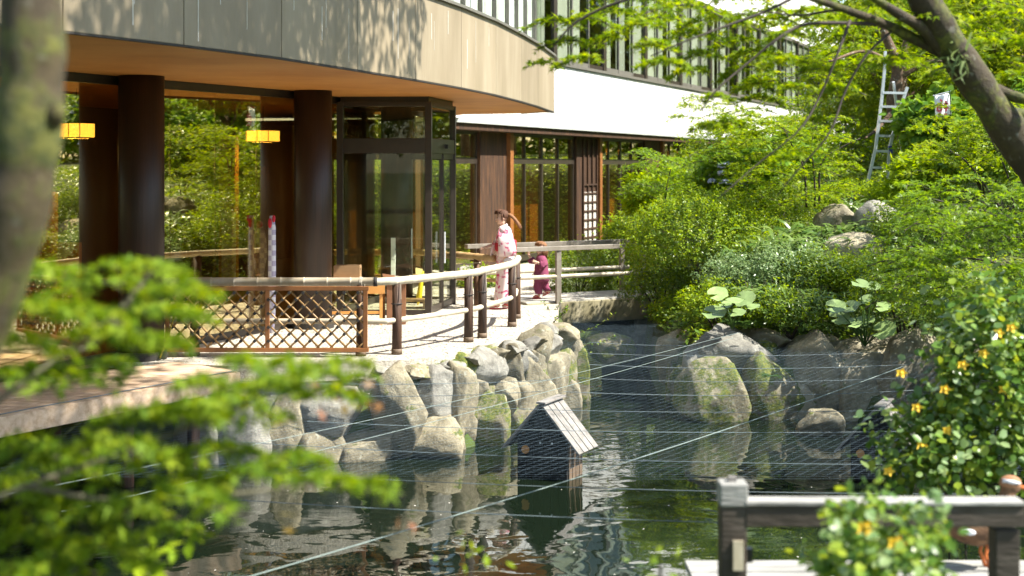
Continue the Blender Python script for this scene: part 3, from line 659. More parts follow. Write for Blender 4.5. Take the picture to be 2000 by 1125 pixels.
for s, of, lb in [(3.3, -3.0, 'long glowing paper lamp behind the wing window beside the porch'), (9.5, -3.2, 'long glowing paper lamp behind the four-light wing window')]:
    p = wp(s, of, 3.92); t = thing('paper_lamp', lb, 'lamp', p, 'lit paper lamps in the white wing')
    MB().box(p, (1.2, .5, .16), WR).build('lamp_shade', M['lamp'], t); MB().tube([p+Vector((0, 0, .08)), (p.x, p.y, GT+.1)], .01, 6).build('cord', M['frame'], t); lamp_light(p, t, 150)
# upper-floor windows
UZ0, UZ1 = 5.95, 9.05
wbox(-2.2, SE, -.3, .06, UZ0, UZ0+.07).build('sill', M['greyframe'], wing)
s = -1.5; k = 0
while s < 60:
    wd = 1.28; m_ = s+wd
    fr = MB(); big = .24 if k % 3 == 2 else .07
    wbox(m_-big/2, m_+big/2, -.12, -.03 if big > .1 else -.05, UZ0+.075, UZ1, fr)
    wbox(s, m_-big/2, -.12, -.06, UZ0+.075, UZ0+.2, fr); wbox(s, m_-big/2, -.12, -.06, UZ1-.12, UZ1, fr)
    fo = fr.build('upper_window', M['frame'] if big > .1 else M['greyframe'], wing)
    wbox(s, m_-big/2, -.085, -.075, UZ0+.2, UZ1-.12).build('window_pane', M['upglass'], fo)
    if random.random() < .85: wbox(s+.02, m_-.1-random.choice([0, 0, .35]), -.17, -.16, UZ0+.15, UZ1-.1).build('curtain', M['curtain'], fo)
    s += wd; k += 1
wbox(-2, SE, -5, -4.9, UZ0, UZ1).build('back_wall', M['interior'], wing)
wbox(-2.2, SE, -5, -.25, UZ0-.3, UZ0-.01).build('floor', M['floorin'], wing)
wbox(-2.2, SE, -5, -.05, UZ1, UZ1+2.6).build('upper_wall', M['whiteplain'], wing)
# ================================================================== ROCK WALLS
rw = thing('rock_wall', 'retaining wall of stacked boulders below the gravel terrace', 'rock wall', (-.5, 17, 0))
ep_ = smooth_poly(EDGE, 30); MB().prism([(-13, 16.7)]+[(p.x, p.y+.06) for p in ep_[:-2]]+[(.6, 24), (-13, 24)], -.7, .899).build('rubble_core', M['rockg'], rw)
def Dw(x): return float(np.interp(x, [330, 510, 700, 820, 910, 990, 1060, 1110, 1150], [16.2, 16.25, 16.35, 16.45, 16.95, 17.55, 18.7, 20.0, 21.2]))
STONES = [(400, 850, 110, 170, 0, 'rockg', -.1), (472, 855, 105, 165, -.05, 'rockg', -.25), (560, 850, 75, 150, .1, 'rock', .1), (525, 800, 90, 100, .3, 'rockg', .2), (655, 795, 155, 130, .15, 'rockg', .1), (590, 775, 90, 90, .35, 'rockg', 0),
    (640, 880, 110, 75, 0, 'rock', .1), (715, 878, 130, 85, 0, 'rock', -.1), (785, 812, 100, 190, .0, 'rock', -.16), (852, 868, 145, 110, -.05, 'rock', .12), (897, 788, 68, 160, .15, 'rock', .05), (845, 768, 90, 100, .3, 'rockg', 0), (735, 770, 80, 90, .4, 'rockg', 0),
    (958, 828, 80, 125, -.05, 'rockm', 0), (978, 768, 58, 80, .2, 'rock', -.1), (1012, 800, 66, 100, .1, 'rock', .1), (1042, 760, 76, 130, .15, 'rock', -.15), (1000, 722, 62, 90, .4, 'rock', 0), (938, 722, 92, 80, .45, 'rockg', .1), (1035, 715, 56, 80, .45, 'rock', 0),
    (1075, 735, 70, 130, .15, 'rock', .05), (1122, 745, 52, 150, .1, 'rockm', .05), (1102, 790, 60, 110, .2, 'rock', 0), (1132, 790, 40, 90, 0, 'rockm', 0), (1090, 660, 86, 55, .6, 'rock', .1), (1052, 680, 76, 55, .7, 'rockg', -.1), (1010, 692, 70, 45, .6, 'rockg', 0),
    (1108, 695, 60, 80, .45, 'rock', 0), (930, 770, 56, 70, .35, 'rock', 0), (690, 760, 90, 80, .4, 'rockg', 0), (1060, 800, 60, 90, .25, 'rock', 0), (880, 845, 70, 90, .2, 'rock', 0), (1070, 648, 50, 34, .7, 'rockg', 0), (450, 790, 90, 90, .3, 'rockg', 0)]
for i, (x, y, w_, h_, dd, mt, tl) in enumerate(STONES):
    D = Dw(x)+dd; k = D/F; p = P(x, y, D+w_*k*.35)
    rock('stone', p, (w_*k*.61, w_*k*.5, h_*k*.59), M[mt], rw, tl, seed=100+i, ang=.66)
rg = random.Random(3)
for row, (yy0, dd) in enumerate(((-75, .55), (-20, .42), (35, .3))):
    x = 400+row*13
    while x < 1135:
        yb = float(np.interp(x, [400, 700, 820, 910, 990, 1060, 1150], [850, 830, 815, 800, 780, 750, 735])); w_ = rg.uniform(48, 78); D = Dw(x)+dd; k = D/F
        p = P(x, yb+yy0, D+w_*k*.35); p.z = min(p.z, TZ-.02-.30*w_*k)
        rock('stone', p, (w_*k*.62, w_*k*.5, w_*k*rg.uniform(.5, .75)), M[rg.choice(['rock', 'rockg', 'rock', 'rockm'])], rw, rg.uniform(-.2, .2), seed=900+int(x)+row, base=ICO2, ang=.66); x += w_*.78
CAPS = [(380, 716, 120, 26), (470, 728, 90, 34), (535, 728, 70, 36), (600, 730, 80, 38), (672, 728, 84, 34), (745, 724, 84, 36), (815, 720, 84, 30), (875, 714, 60, 40), (925, 704, 60, 26), (968, 692, 46, 34), (1005, 680, 44, 24), (1035, 662, 40, 34), (830, 728, 70, 22), (735, 735, 70, 24), (560, 742, 80, 24), (1058, 650, 46, 26), (1076, 636, 50, 22)]
for i, (x, y, w_, h_) in enumerate(CAPS):
    D = Dw(x)+.45; k = D/F; p = P(x, y, D)
    p.z = min(p.z, TZ-.03)-.02; p.y += .1; rock('cap_stone', p, (w_*k*.60, .26, h_*k*.5), M['rockg' if i % 3 else 'rock'], rw, random.uniform(-.08, .08), seed=300+i, base=ICO3, ang=.5)
# dark mass of smaller fill stones between boulders
bk = thing('bank_rock_wall', 'row of upright mossy boulders edging the far planted bank', 'rock wall', (4, 19.3, 0))
BST = [(1400, 785, 140, 160, 0, 'rockm', .05), (1508, 775, 120, 160, .1, 'rockm', -.05), (1602, 750, 130, 190, .25, 'rock', .05), (1700, 770, 120, 200, .1, 'rock', .1), (1440, 700, 170, 120, .6, 'rockg', .2), (1580, 690, 120, 80, .8, 'rock', 0), (1690, 690, 140, 80, .7, 'rock', 0),
       (1316, 755, 34, 100, 1.6, 'rockm', 0), (1335, 700, 90, 110, 1.7, 'rock', 0), (1500, 668, 130, 60, 1.0, 'rock', 0), (1790, 740, 130, 180, .0, 'rock', 0), (1880, 760, 130, 190, -.3, 'rock', 0), (1560, 800, 70, 90, .2, 'rock', 0), (1455, 800, 60, 100, .35, 'rock', 0), (1650, 800, 60, 90, .3, 'rock', 0)]
for i, (x, y, w_, h_, dd, mt, tl) in enumerate(BST):
    D = 18.9+dd-(.0016*max(0, x-1650)); k = D/F; p = P(x, y, D+w_*k*.3)
    rock('stone', p, (w_*k*.62, w_*k*.45, h_*k*.57), M[mt], bk, tl, seed=500+i, ang=.68)
for i in range(16):
    x = 1340+i*36; D = 19.5+rg.uniform(-.1, .3); k = D/F; w_ = rg.uniform(60, 90); rock('stone', P(x, rg.uniform(690, 790), D+.2), (w_*k*.6, w_*k*.5, w_*k*.65), M[rg.choice(['rock', 'rockg', 'rockm'])], bk, rg.uniform(-.2, .2), seed=1500+i, base=ICO2, ang=.66)
BO = [('boulder', 'low pale boulder half sunk in the pond before the mossy bank', (1600, 828, 98, 64), 18.1, 'rock'), ('boulder', 'tan flat-faced boulder among bamboo grass on the bank', (1640, 446, 105, 88), 22.6, 'rock'),
      ('boulder', 'pale round-topped boulder on the bank, its top in sunlight', (1712, 446, 96, 104), 22.3, 'rockg'), ('boulder', 'broad brown boulder under the bamboo grass on the bank', (1672, 498, 140, 84), 21.4, 'rock'), ('boulder', 'small boulder below the bamboo grass beside the clipped azalea', (1585, 490, 70, 50), 22, 'rock'),
      ('boulder', 'mossy boulder by the water below the footbridge', (1190, 682, 110, 60), 22.6, 'rockm'), ('boulder', 'dark boulder in the channel under the footbridge', (1245, 668, 90, 50), 25.5, 'rockg'), ('boulder', 'grey boulder beside the glass of the wing behind the bamboo barrier', (915, 545, 60, 50), 27.5, 'rockg')]
for i, (nm, lb, (x, y, w_, h_), D, mt) in enumerate(BO):
    k = D/F; o = rock(nm, P(x, y, D), (w_*k*.52, w_*k*.42, h_*k*.55), M[mt], None, 0, seed=700+i); tag(o, lb, 'boulder')

# ================================================================== BAMBOO FENCE ON THE TERRACE EDGE
def bamboo(pts, r, seg=.28, n=10, mb=None):
    """a pole with swollen joints"""
    mb = mb or MB(); pts = [Vector(p) for p in pts]; L = sum((pts[i+1]-pts[i]).length for i in range(len(pts)-1)); k = max(1, int(L/seg)); P_, R_ = [], []
    for i in range(k+1):
        t = i/k
        for dt, rr in ((-.012/L, 1.0), (-.005/L, 1.10), (.004/L, 0.93), (.012/L, .98)):
            u = t+dt
            if 0 <= u <= 1: P_.append(poly_at(pts, u)); R_.append(r*rr)
    return mb.tube(P_, R_, n)
def lash(p, r, mb, d=Vector((1, 0, 0))):
    for k in (-1, 0, 1):
        c = Vector(p)+d*(k*.012); a = Vector((-d.y, d.x, 0)); ring = [c+a*math.cos(t)*r+Vector((0, 0, 1))*math.sin(t)*r for t in [2*math.pi*i/10 for i in range(11)]]
        mb.tube(ring, .005, 4, False)
fence = thing('bamboo_fence', 'bamboo railing on charred posts along the terrace edge', 'fence', (-1, 18, TZ))
PX = [(380, 695), (705, 695), (775, 692), (915, 668), (942, 660), (1000, 638), (1009, 622)]
PS_ = [G(*p) for p in PX]
HT = .86
for p in PS_:
    o = MB().tube([(p.x, p.y, TZ-.05), (p.x+.003, p.y, TZ+.4), (p.x, p.y, TZ+HT)], [.062, .058, .056], 12).build('post', M['post'], fence, True)
    MB().tube([(p.x, p.y, TZ+.01), (p.x, p.y, TZ+.07)], [.067, .066], 12).build('weathered_foot', M['sideplank'], o, True)
    mb = MB(); 
    for z in (TZ+.62,): mb.tube([(p.x+.066*math.cos(t), p.y+.066*math.sin(t), z) for t in [k*.63 for k in range(11)]], .006, 4, False)
    mb.build('lashing', M['rope'], o)
zt = TZ+HT+.04
top1 = [(-5.9, 17.15, zt), (-4.6, 17.22, zt), (PS_[0].x, PS_[0].y, zt), (PS_[1].x+.16, PS_[1].y, zt)]
bamboo(top1, .054).build('top_rail', M['bamboo'], fence, True, label='dull grey-brown bamboo rail above the lattice')
top2 = smooth_poly([(PS_[1].x+.17, PS_[1].y, zt)]+[(p.x, p.y, zt) for p in PS_[2:6]]+[(PS_[6].x+.02, PS_[6].y+.1, zt)], 40)
bamboo(top2, .05).build('top_rail', M['bamboo'], fence, True)
MB().tube([(PS_[1].x+.15, PS_[1].y, zt), (PS_[1].x+.20, PS_[1].y, zt)], .0575, 12).build('joint_sleeve', M['rope'], fence, True)
low = smooth_poly([(-5.9, 17.2, TZ+.42), (PS_[0].x, PS_[0].y+.01, TZ+.42), (PS_[1].x, PS_[1].y+.02, TZ+.42)]+[(p.x, p.y+.0, TZ+.42) for p in PS_[2:6]]+[(PS_[6].x, PS_[6].y+.1, TZ+.43)], 40)
bamboo(low, .034, .33).build('lower_rail', M['bamboo'], fence, True)
for p in PS_[1:6]:
    mb = MB(); lash((p.x, p.y, zt), .058, mb); mb.tube([(p.x+.05, p.y-.05, zt-.02), (p.x+.055, p.y-.062, zt-.22)], .004, 4); mb.build('tie', M['palerope'], fence)
# lattice screen hung on the fence
LX0, LX1, LY, LZ0, LZ1 = -4.15, -1.765, 17.13, TZ+.09, TZ+.83
lat = thing('lattice_screen', 'diamond bamboo lattice panel in a brown frame hung on the fence', 'lattice panel', ((LX0+LX1)/2, LY, LZ0))
for z in (LZ0, LZ1): MB().box(((LX0+LX1)/2, LY, z), (LX1-LX0+.08, .045, .05)).build('frame_rail', M['screenwood'], lat, bevel=.004)
for x in (LX0, LX0+(LX1-LX0)*.505, LX1): MB().box((x, LY-.001, (LZ0+LZ1)/2), (.05, .04, LZ1-LZ0-.05)).build('frame_stile', M['screenwood'], lat, bevel=.004)
z0, z1 = LZ0+.025, LZ1-.025; H = z1-z0; pit = .166
for sg, oy in ((1, -.006), (-1, .010)):
    c = -H
    while c < (LX1-LX0)+H:
        pts = []
        xa, xb = (c, c+H) if sg > 0 else (c+H, c)
        a = Vector((LX0+xa, LY+oy, z0)); b = Vector((LX0+xb, LY+oy, z1)); d = b-a
        t0 = max(0, min(((LX0+.02)-a.x)/d.x, ((LX1-.02)-a.x)/d.x)); t1 = min(1, max(((LX0+.02)-a.x)/d.x, ((LX1-.02)-a.x)/d.x))
        if t1-t0 > .06: MB().tube([a+d*t0, a+d*(t0+t1)/2, a+d*t1], [.0135, .012, .0125], 6).build('slat', M['slat'], lat, True)
        c += pit
mb = MB(); nk = int((LX1-LX0)/pit*2)+14
for i in range(-14, nk):
    for j in range(0, 12):
        if (i+j) % 2: continue
        x = LX0+((-H) % pit)+i*pit/2; z = z0+j*pit/2+((0) % pit)
        if LX0+.04 < x < LX1-.04 and z0+.02 < z < z1-.02: mb.box((x, LY-.004, z), (.034, .046, .034), 0, Matrix.Rotation(.78, 3, 'Y'))
mb.build('knots', M['rope'], lat, kind='stuff')
# striped rope by the big column
rp = MB().tube(smooth_poly([P(342, 598, 17.0), P(338, 625, 17.0), P(327, 660, 16.9), P(312, 700, 16.8)], 12), .011, 6).build('rope', M['yrope'], None, True); tag(rp, 'yellow and black striped rope slanting beside the lattice panel', 'rope')
# barrier by the porch
bar = thing('bamboo_barrier', 'low tan bamboo barrier with a sawn end beside the glass porch', 'barrier', G(930, 596))
e0 = P(966, 505, 23.0); e1 = P(885, 497, 24.2); e2 = P(740, 488, 28.5)
bamboo([e0, e1, e2], .058).build('top_rail', M['bamboo2'], bar, True)
bamboo([P(975, 548, 23.0), P(880, 543, 24.3), P(745, 535, 28.5)], .034).build('lower_rail', M['bamboo2'], bar, True)
for x, D in ((931, 23.5), (800, 26.7)):
    p = P(x, 500, D); MB().tube([(p.x, p.y, TZ), (p.x, p.y, p.z-.03)], .05, 10).build('post', M['post'], bar, True)
MB().tube([(P(931, 500, 23.5).x+.06*math.cos(t), 23.5+.06*math.sin(t), P(931, 507, 23.5).z-.05) for t in [k*.63 for k in range(11)]], .007, 4, False).build('lashing', M['palerope'], bar)

# ================================================================== FOOTBRIDGE
b0, b1 = Vector((.25, 23.55, 0)), Vector((2.95, 25.15, 0)); bd = (b1-b0).normalized(); bn = Vector((-bd.y, bd.x, 0)); BWD = 1.25
br = thing('footbridge', 'flat concrete slab footbridge over the pond inlet', 'bridge', ((b0.x+b1.x)/2, (b0.y+b1.y)/2, 0))
pl = [b0, b1, b1+bn*BWD, b0+bn*BWD]
MB().prism([(p.x, p.y) for p in pl], TZ-.36, TZ+.02).build('slab', M['concrete'], br, bevel=.015)
pl2 = [b0+bn*.02, b1+bn*.02, b1+bn*(BWD-.02), b0+bn*(BWD-.02)]
MB().prism([(p.x, p.y) for p in pl2], TZ+.0201, TZ+.045).build('deck', M['bridgetop'], br)
for t in (.25, .78): MB().box((b0+(b1-b0)*t+bn*.6+Vector((0, 0, .1))), (.35, 1.1, 1.26), math.atan2(bd.y, bd.x)).build('pier', M['rockg'], br)
MB().beam(b0+bn*.2+Vector((0, 0, TZ-.44)), b1+bn*.2+Vector((0, 0, TZ-.44)), .12, .16).build('beam', M['darkwood'], br)
def bridge_rail(off, lb, a, b, posts):
    r = thing('bridge_railing', lb, 'railing', b0+bn*off+Vector((0, 0, TZ)))
    A, B = b0+bd*a+bn*off, b0+bd*b+bn*off
    MB().beam(A+Vector((0, 0, TZ+.93)), B+Vector((0, 0, TZ+.93)), .12, .075).build('handrail', M['steel'], r, bevel=.006)
    bamboo([A+Vector((0, 0, TZ+.46)), B+Vector((0, 0, TZ+.46))], .036).build('bamboo_rail', M['bamboo'], r, True)
    for t in posts:
        q = b0+bd*t+bn*(off-.0); zb = TZ-.28 if off < 0 else TZ+.03
        MB().box((q.x, q.y, (zb+TZ+.89)/2), (.085, .085, TZ+.89-zb), .3).build('post', M['steel'], r, bevel=.005)
    return r
bridge_rail(-.05, 'grey wooden handrail on posts along the pond side of the footbridge', -.28, 2.4, (.58, 2.32))
bridge_rail(BWD-.06, 'grey wooden handrail along the hedge side of the footbridge', -.5, 2.9, (.2, 2.75))

# ================================================================== TIMBER WALKWAY LEFT
dk = thing('timber_walkway', 'pale timber boardwalk over the water below the big dark column', 'boardwalk', G(200, 780))
c00, c01 = G(-160, 840), G(462, 724); c10, c11 = G(-160, 766), G(345, 706)
nb = 7
for i in range(nb):
    a0, a1 = c00.lerp(c10, i/nb), c01.lerp(c11, i/nb); a2, a3 = c00.lerp(c10, (i+.93)/nb), c01.lerp(c11, (i+.93)/nb)
    dz = random.uniform(-.003, .003)
    MB().prism([(v.x, v.y) for v in (a0, a1, a3, a2)], TZ-.045+dz, TZ+dz).build('plank', M['plank'], dk, bevel=.004)
f0, f1 = c00.copy(), c01.copy(); ev = Vector((0, -.03, 0))
MB().beam(f0+ev+Vector((0, 0, -.11)), f1+ev+Vector((0, 0, -.11)), .04, .19).build('edge_board', M['plank'], dk, bevel=.004)
MB().beam(c01+Vector((.025, 0, -.11)), c11+Vector((.025, 0, -.11)), .04, .18).build('edge_board', M['plank'], dk)
for t in (.15, .4, .65, .9):
    a, b = c00.lerp(c01, t), c10.lerp(c11, t); MB().beam(a+Vector((0, .05, -.12)), b+Vector((0, 0, -.12)), .07, .14).build('joist', M['darkwood'], dk)
    m_ = a.lerp(b, .3); MB().tube([(m_.x, m_.y, -.7), (m_.x, m_.y, TZ-.19)], .07, 8).build('pile', M['post'], dk, True)
ch = [f0.lerp(f1, t)+Vector((0, -.02+.012*math.sin(t*23), .008)) for t in [i/60 for i in range(61)]]
cb = MB().tube(ch, .005, 5).build('edge_cable', M['wire'], None, True); tag(cb, 'thin twisted cable lying along the edge of the boardwalk', 'cable')

# ================================================================== DUCK HOUSES
def duck_house(px, py, lb):
    """ridge front end at the pixel, ridge 0.81 m above the water"""
    D = (CZ-.81)*F/(py-HZ); o = Vector(((px-1000)/F*D, D, 0)); ax = Vector((.43, .9, 0)).normalized(); sx = Vector((ax.y, -ax.x, 0))
    t = thing('duck_house', lb, 'duck house', o, 'gabled wooden duck houses standing in the pond')
    def q(s, d, z): v = o+sx*s+ax*d; return Vector((v.x, v.y, z))
    W, L = .30, .48; Mx = Matrix((sx, ax, Vector((0, 0, 1)))).transposed()
    # gable front of upright boards
    nbd = 6
    for i in range(nbd):
        s = -W+(i+.5)*2*W/nbd; zt_ = .74-abs(s)*1.12
        MB().box(q(s, .06, (zt_-.5)/2), (2*W/nbd-.008, .022, zt_+.5), M=Mx).build('front_board', M['darkwood'], t)
        MB().box(q(s, L-.02, (zt_-.5)/2), (2*W/nbd-.008, .022, zt_+.5), M=Mx).build('back_board', M['darkwood'], t)
    for sg in (1, -1):
        for i in range(4):
            d = .075+(i+.5)*(L-.10)/4; MB().box(q(sg*W, d, -.04), (.02, (L-.10)/4-.016, .9), M=Mx).build('side_board', M['sideplank'], t)
        for i in range(4):
            d = -.02+(i+.5)*.56/4; a = q(sg*.02, d, .80); b = q(sg*.46, d, .30)
            nrm = (b-a).cross(ax)
            MB().beam(a, b, .56/4-.018, .022, up=tuple(nrm)).build('roof_plank', M['roofplank'], t, bevel=.003)
        MB().beam(q(sg*.04, .1, .745), q(sg*.42, .1, .32), .03, .04).build('rafter', M['darkwood'], t)
        MB().beam(q(sg*.04, L-.06, .745), q(sg*.42, L-.06, .32), .03, .04).build('rafter', M['darkwood'], t)
    MB().beam(q(.02, -.03, .83), q(.02, .55, .83), .11, .022).build('ridge_board', M['roofplank'], t, bevel=.003)
    c = q(-.19, .035, .30); MB().tube([c, c-ax*.015], .045, 18).build('round_plaque', M['tablewood'], t)
    for s in (-.02, .12):
        c = q(s, .045, .385); MB().ell(c, .012).build('screw_cap', M['whitemetal'], t)
duck_house(1055, 790, 'dark gabled duck house with a grey plank roof below the rock wall')
duck_house(1714, 797, 'dark gabled duck house half hidden behind the yellow-flowered bush')

# ================================================================== NET OVER THE POND
NZ = .96
CAB = [((1150, 668), (1500, 668)), ((1150, 690), (1760, 686)), ((1150, 712), (1770, 712)), ((1130, 738), (1780, 737)), ((1100, 765), (1790, 762)), ((800, 790), (1790, 800)), ((600, 823), (1800, 842)), ((450, 862), (1850, 908)), ((380, 915), (1900, 965)), ((300, 965), (1960, 1030)), ((420, 742), (1080, 742)), ((500, 766), (1060, 764))]
for i, (a, b) in enumerate(CAB):
    A, B = G(a[0], a[1], NZ), G(b[0], b[1], NZ); pts = [A.lerp(B, t)-Vector((0, 0, .05*4*t*(1-t))) for t in [k/14 for k in range(15)]]
    o = MB().tube(pts, .0030, 4).build('net_wire', M['wire'], None); tag(o, 'thin taut wire strung level across the pond under the net', 'wire', 'level net wires over the pond')
for a, b, za, zb, lb, r in [((-80, 985), (1442, 650), 1.0, 1.25, 'upper slanting pale cable from the left bank to the far bank', .003), ((120, 1000), (1432, 660), .95, 1.2, 'lower slanting pale cable from the left bank to the far bank', .0027), ((440, 1140), (1765, 715), .95, 1.05, 'thick slanting pale cable passing before the duck house roof', .0042)]:
    A, B = G(a[0], a[1], za), G(b[0], b[1], zb); pts = [A.lerp(B, t)-Vector((0, 0, .06*4*t*(1-t))) for t in [k/20 for k in range(21)]]
    o = MB().tube(pts, r, 6).build('net_cable', M['cable'], None); tag(o, lb, 'cable')
nm = MB(); bx0, bx1 = -4.2, 5.6
def net_runs(fn, tmax, n=160):
    t = np.linspace(0, tmax, n); x, y = fn(t); ins = (sdf(x, y, POND) < -.05) & (y > 11.2) & (y < 23.4) & (x > bx0) & (x < 5.8); i = 0
    while i < n:
        if ins[i]:
            j = i
            while j+1 < n and ins[j+1]: j += 1
            if j-i > 3:
                ks = np.linspace(i, j, 7).astype(int); nm.tube([(x[k], y[k], NZ-.012-.03*math.sin(math.pi*(k-i)/(j-i))) for k in ks], .0006, 3, False)
            i = j+1
        else: i += 1
for y0 in np.arange(11.2, 23.4, .085): net_runs(lambda t: (bx0+t, np.full_like(t, y0)), 10)
for c in np.arange(-16, 18, .11):
    net_runs(lambda t: (c+t*.62-4, 11.2+t), 12.2)
nto = nm.build('pond_net', M['net'], None); tag(nto, 'fine blue-grey bird netting stretched over the pond', 'net', kind='stuff')

# floating petals
pp, pn, pdv = [], [], []
while len(pp) < 150:
    x, y = random.uniform(-3.5, 5.5), random.uniform(11.4, 19.5)
    if sdf(np.array([x]), np.array([y]), POND)[0] < -.3: pp.append((x, y, .006)); pn.append((random.uniform(-.2, .2), random.uniform(-.2, .2), 1)); pdv.append((random.uniform(-1, 1), random.uniform(-1, 1), 0))
fpt = leaves('floating_petals', np.array(pp), np.array(pn), np.array(pdv), rng.uniform(.008, .024, len(pp)), T_ROUND, M['petal'], None); tag(fpt, 'scattered pale petals floating on the pond', 'petals', kind='stuff')

# ================================================================== THINGS BY THE PORCH
tb_ = thing('low_table', 'orange wooden table beside the round column', 'table', G(690, 632))
tc = G(690, 632); tx, ty = tc.x, tc.y
MB().box((tx, ty, TZ+.63), (1.05, .5, .035), .12).build('tabletop', M['tablewood'], tb_, bevel=.005)
for sx_ in (-.47, .42):
    for sy in (-.2, .2): MB().box((tx+sx_, ty+sy+sx_*.12, TZ+.305), (.045, .045, .61), .12).build('leg', M['tablewood'], tb_)
MB().beam((tx-.45, ty-.25, TZ+.18), (tx+.42, ty-.15, TZ+.18), .03, .04).build('stretcher', M['tablewood'], tb_)
MB().box((tx+.30, ty-.20, TZ+.53), (.36, .04, .15), .12).build('drawer', M['tablewood'], tb_)
cbt = thing('cabinet', 'brown cupboard with a slanting top beside the orange table', 'cabinet', (tx+.62, ty+.1, TZ))
MB().prism([(tx+.50, ty-.15), (tx+.78, ty-.12), (tx+.74, ty+.42), (tx+.46, ty+.40)], TZ, TZ+.62).build('body', M['brown'], cbt, bevel=.006)
MB().beam((tx+.42, ty+.1, TZ+.69), (tx+.8, ty+.14, TZ+.63), .6, .025).build('lid', M['brown'], cbt)
wb = thing('wooden_tray_box', 'open wooden box with a hand slot on the orange table', 'box', (tx-.03, ty-.02, TZ+.65))
bx, by, bz = tx-.08, ty-.02, TZ+.65
MB().box((bx, by, bz+.01), (.36, .26, .02), .12).build('base', M['boxwood'], wb)
for a, b in (((-.19, -.13), (.19, -.13)), ((-.19, .13), (.19, .13)), ((-.18, -.12), (-.18, .12)), ((.18, -.12), (.18, .12))):
    MB().beam((bx+a[0], by+a[1], bz+.11), (bx+b[0], by+b[1], bz+.11), .016, .19).build('side', M['boxwood'], wb)
MB().box((bx+.19, by, bz+.15), (.004, .07, .025)).build('hand_slot', M['black'], wb)
sh = MB().box((tx+.28, ty-.02, TZ+.655), (.26, .2, .012), .3).build('leaflet_pile', M['paper']); tag(sh, 'small pile of white leaflets on the orange table', 'leaflets')
ws = thing('white_signpost', 'slim white upright post with a black knob before the porch', 'post', G(768, 597))
w0 = G(768, 597); MB().box((w0.x, w0.y, TZ+.56), (.075, .03, 1.12), 0).build('board', M['whitemetal'], ws, bevel=.004)
MB().box((w0.x, w0.y, TZ+.02), (.2, .2, .04)).build('foot', M['whitemetal'], ws); MB().ell((w0.x+.05, w0.y-.02, TZ+.93), .018).build('knob', M['black'], ws)
MB().box((w0.x, w0.y-.017, TZ+.88), (.06, .004, .22)).build('notice', M['paper'], ws)
um = thing('yellow_umbrella', 'closed yellow umbrella leaning inside the porch', 'umbrella', G(818, 598))
u0 = G(818, 598); MB().tube([u0+Vector((-.03, .2, 0)), u0+Vector((-.01, .2, .12)), u0+Vector((.03, .22, .42)), u0+Vector((.06, .24, .56))], [.01, .05, .035, .012], 10).build('canopy', M['yellow'], um, True)
MB().tube([u0+Vector((.06, .24, .55)), u0+Vector((.075, .25, .72))], .012, 8).build('handle', M['black'], um)
lowb = thing('doorstep_crate', 'low wooden step box inside the porch', 'crate', G(815, 606)); lc = G(800, 606)
for k in range(3): MB().box((lc.x, lc.y+.25+k*.13, TZ+.13), (.5, .11, .03)).build('board', M['boxwood'], lowb)
for sx_ in (-.22, .22): MB().box((lc.x+sx_, lc.y+.38, TZ+.056), (.04, .36, .112)).build('side', M['boxwood'], lowb)
def checkmat():
    m, nt_ = _mat('checked_cloth'); L = nt_.links.new; o = N(nt_, 'ShaderNodeOutputMaterial'); b = N(nt_, 'ShaderNodeBsdfPrincipled'); tc_ = N(nt_, 'ShaderNodeTexCoord'); c = N(nt_, 'ShaderNodeTexChecker')
    c.inputs['Scale'].default_value = 14; c.inputs[1].default_value = (.6, .6, .66, 1); c.inputs[2].default_value = (.36, .33, .46, 1); L(tc_.outputs['Object'], c.inputs[0]); L(c.outputs[0], b.inputs['Base Color']); b.inputs['Roughness'].default_value = .7; L(b.outputs[0], o.inputs[0]); return m
M['check'] = checkmat()
hb = thing('wrapped_umbrella_display', 'narrow checked cloth with a red bow standing beside the round column', 'display', G(531, 655))
h0 = P(531, 545, 19.6); hz0 = TZ
MB().loft([((h0.x, h0.y, z), (1, 0, 0), (0, 1, 0), ra, .035) for z, ra in ((TZ, .03), (TZ+.3, .05), (TZ+.9, .055), (TZ+1.45, .05), (TZ+1.62, .03))], 14, .1).build('cloth', M['check'], hb, True)
MB().ell((h0.x-.02, h0.y-.03, TZ+1.52), (.03, .025, .07), nu=8, nv=6).ell((h0.x+.03, h0.y-.03, TZ+1.58), (.025, .025, .05), nu=8, nv=6).build('bow', M['red'], hb, True)
h1 = P(507, 545, 20.2)
hp = thing('wrapped_bouquet', 'pale patterned cone with a pink top beside the checked cloth', 'display', (h1.x, h1.y, TZ))
MB().loft([((h1.x, h1.y, z), (1, 0, 0), (0, 1, 0), ra, ra*.6) for z, ra in ((TZ, .02), (TZ+.65, .04), (TZ+1.05, .11), (TZ+1.3, .09), (TZ+1.45, .05))], 12, .08).build('wrapping', M['check'], hp, True)
MB().ell((h1.x, h1.y, TZ+1.47), (.05, .05, .06), nu=8, nv=6).build('flower_top', M['red'], hp, True)

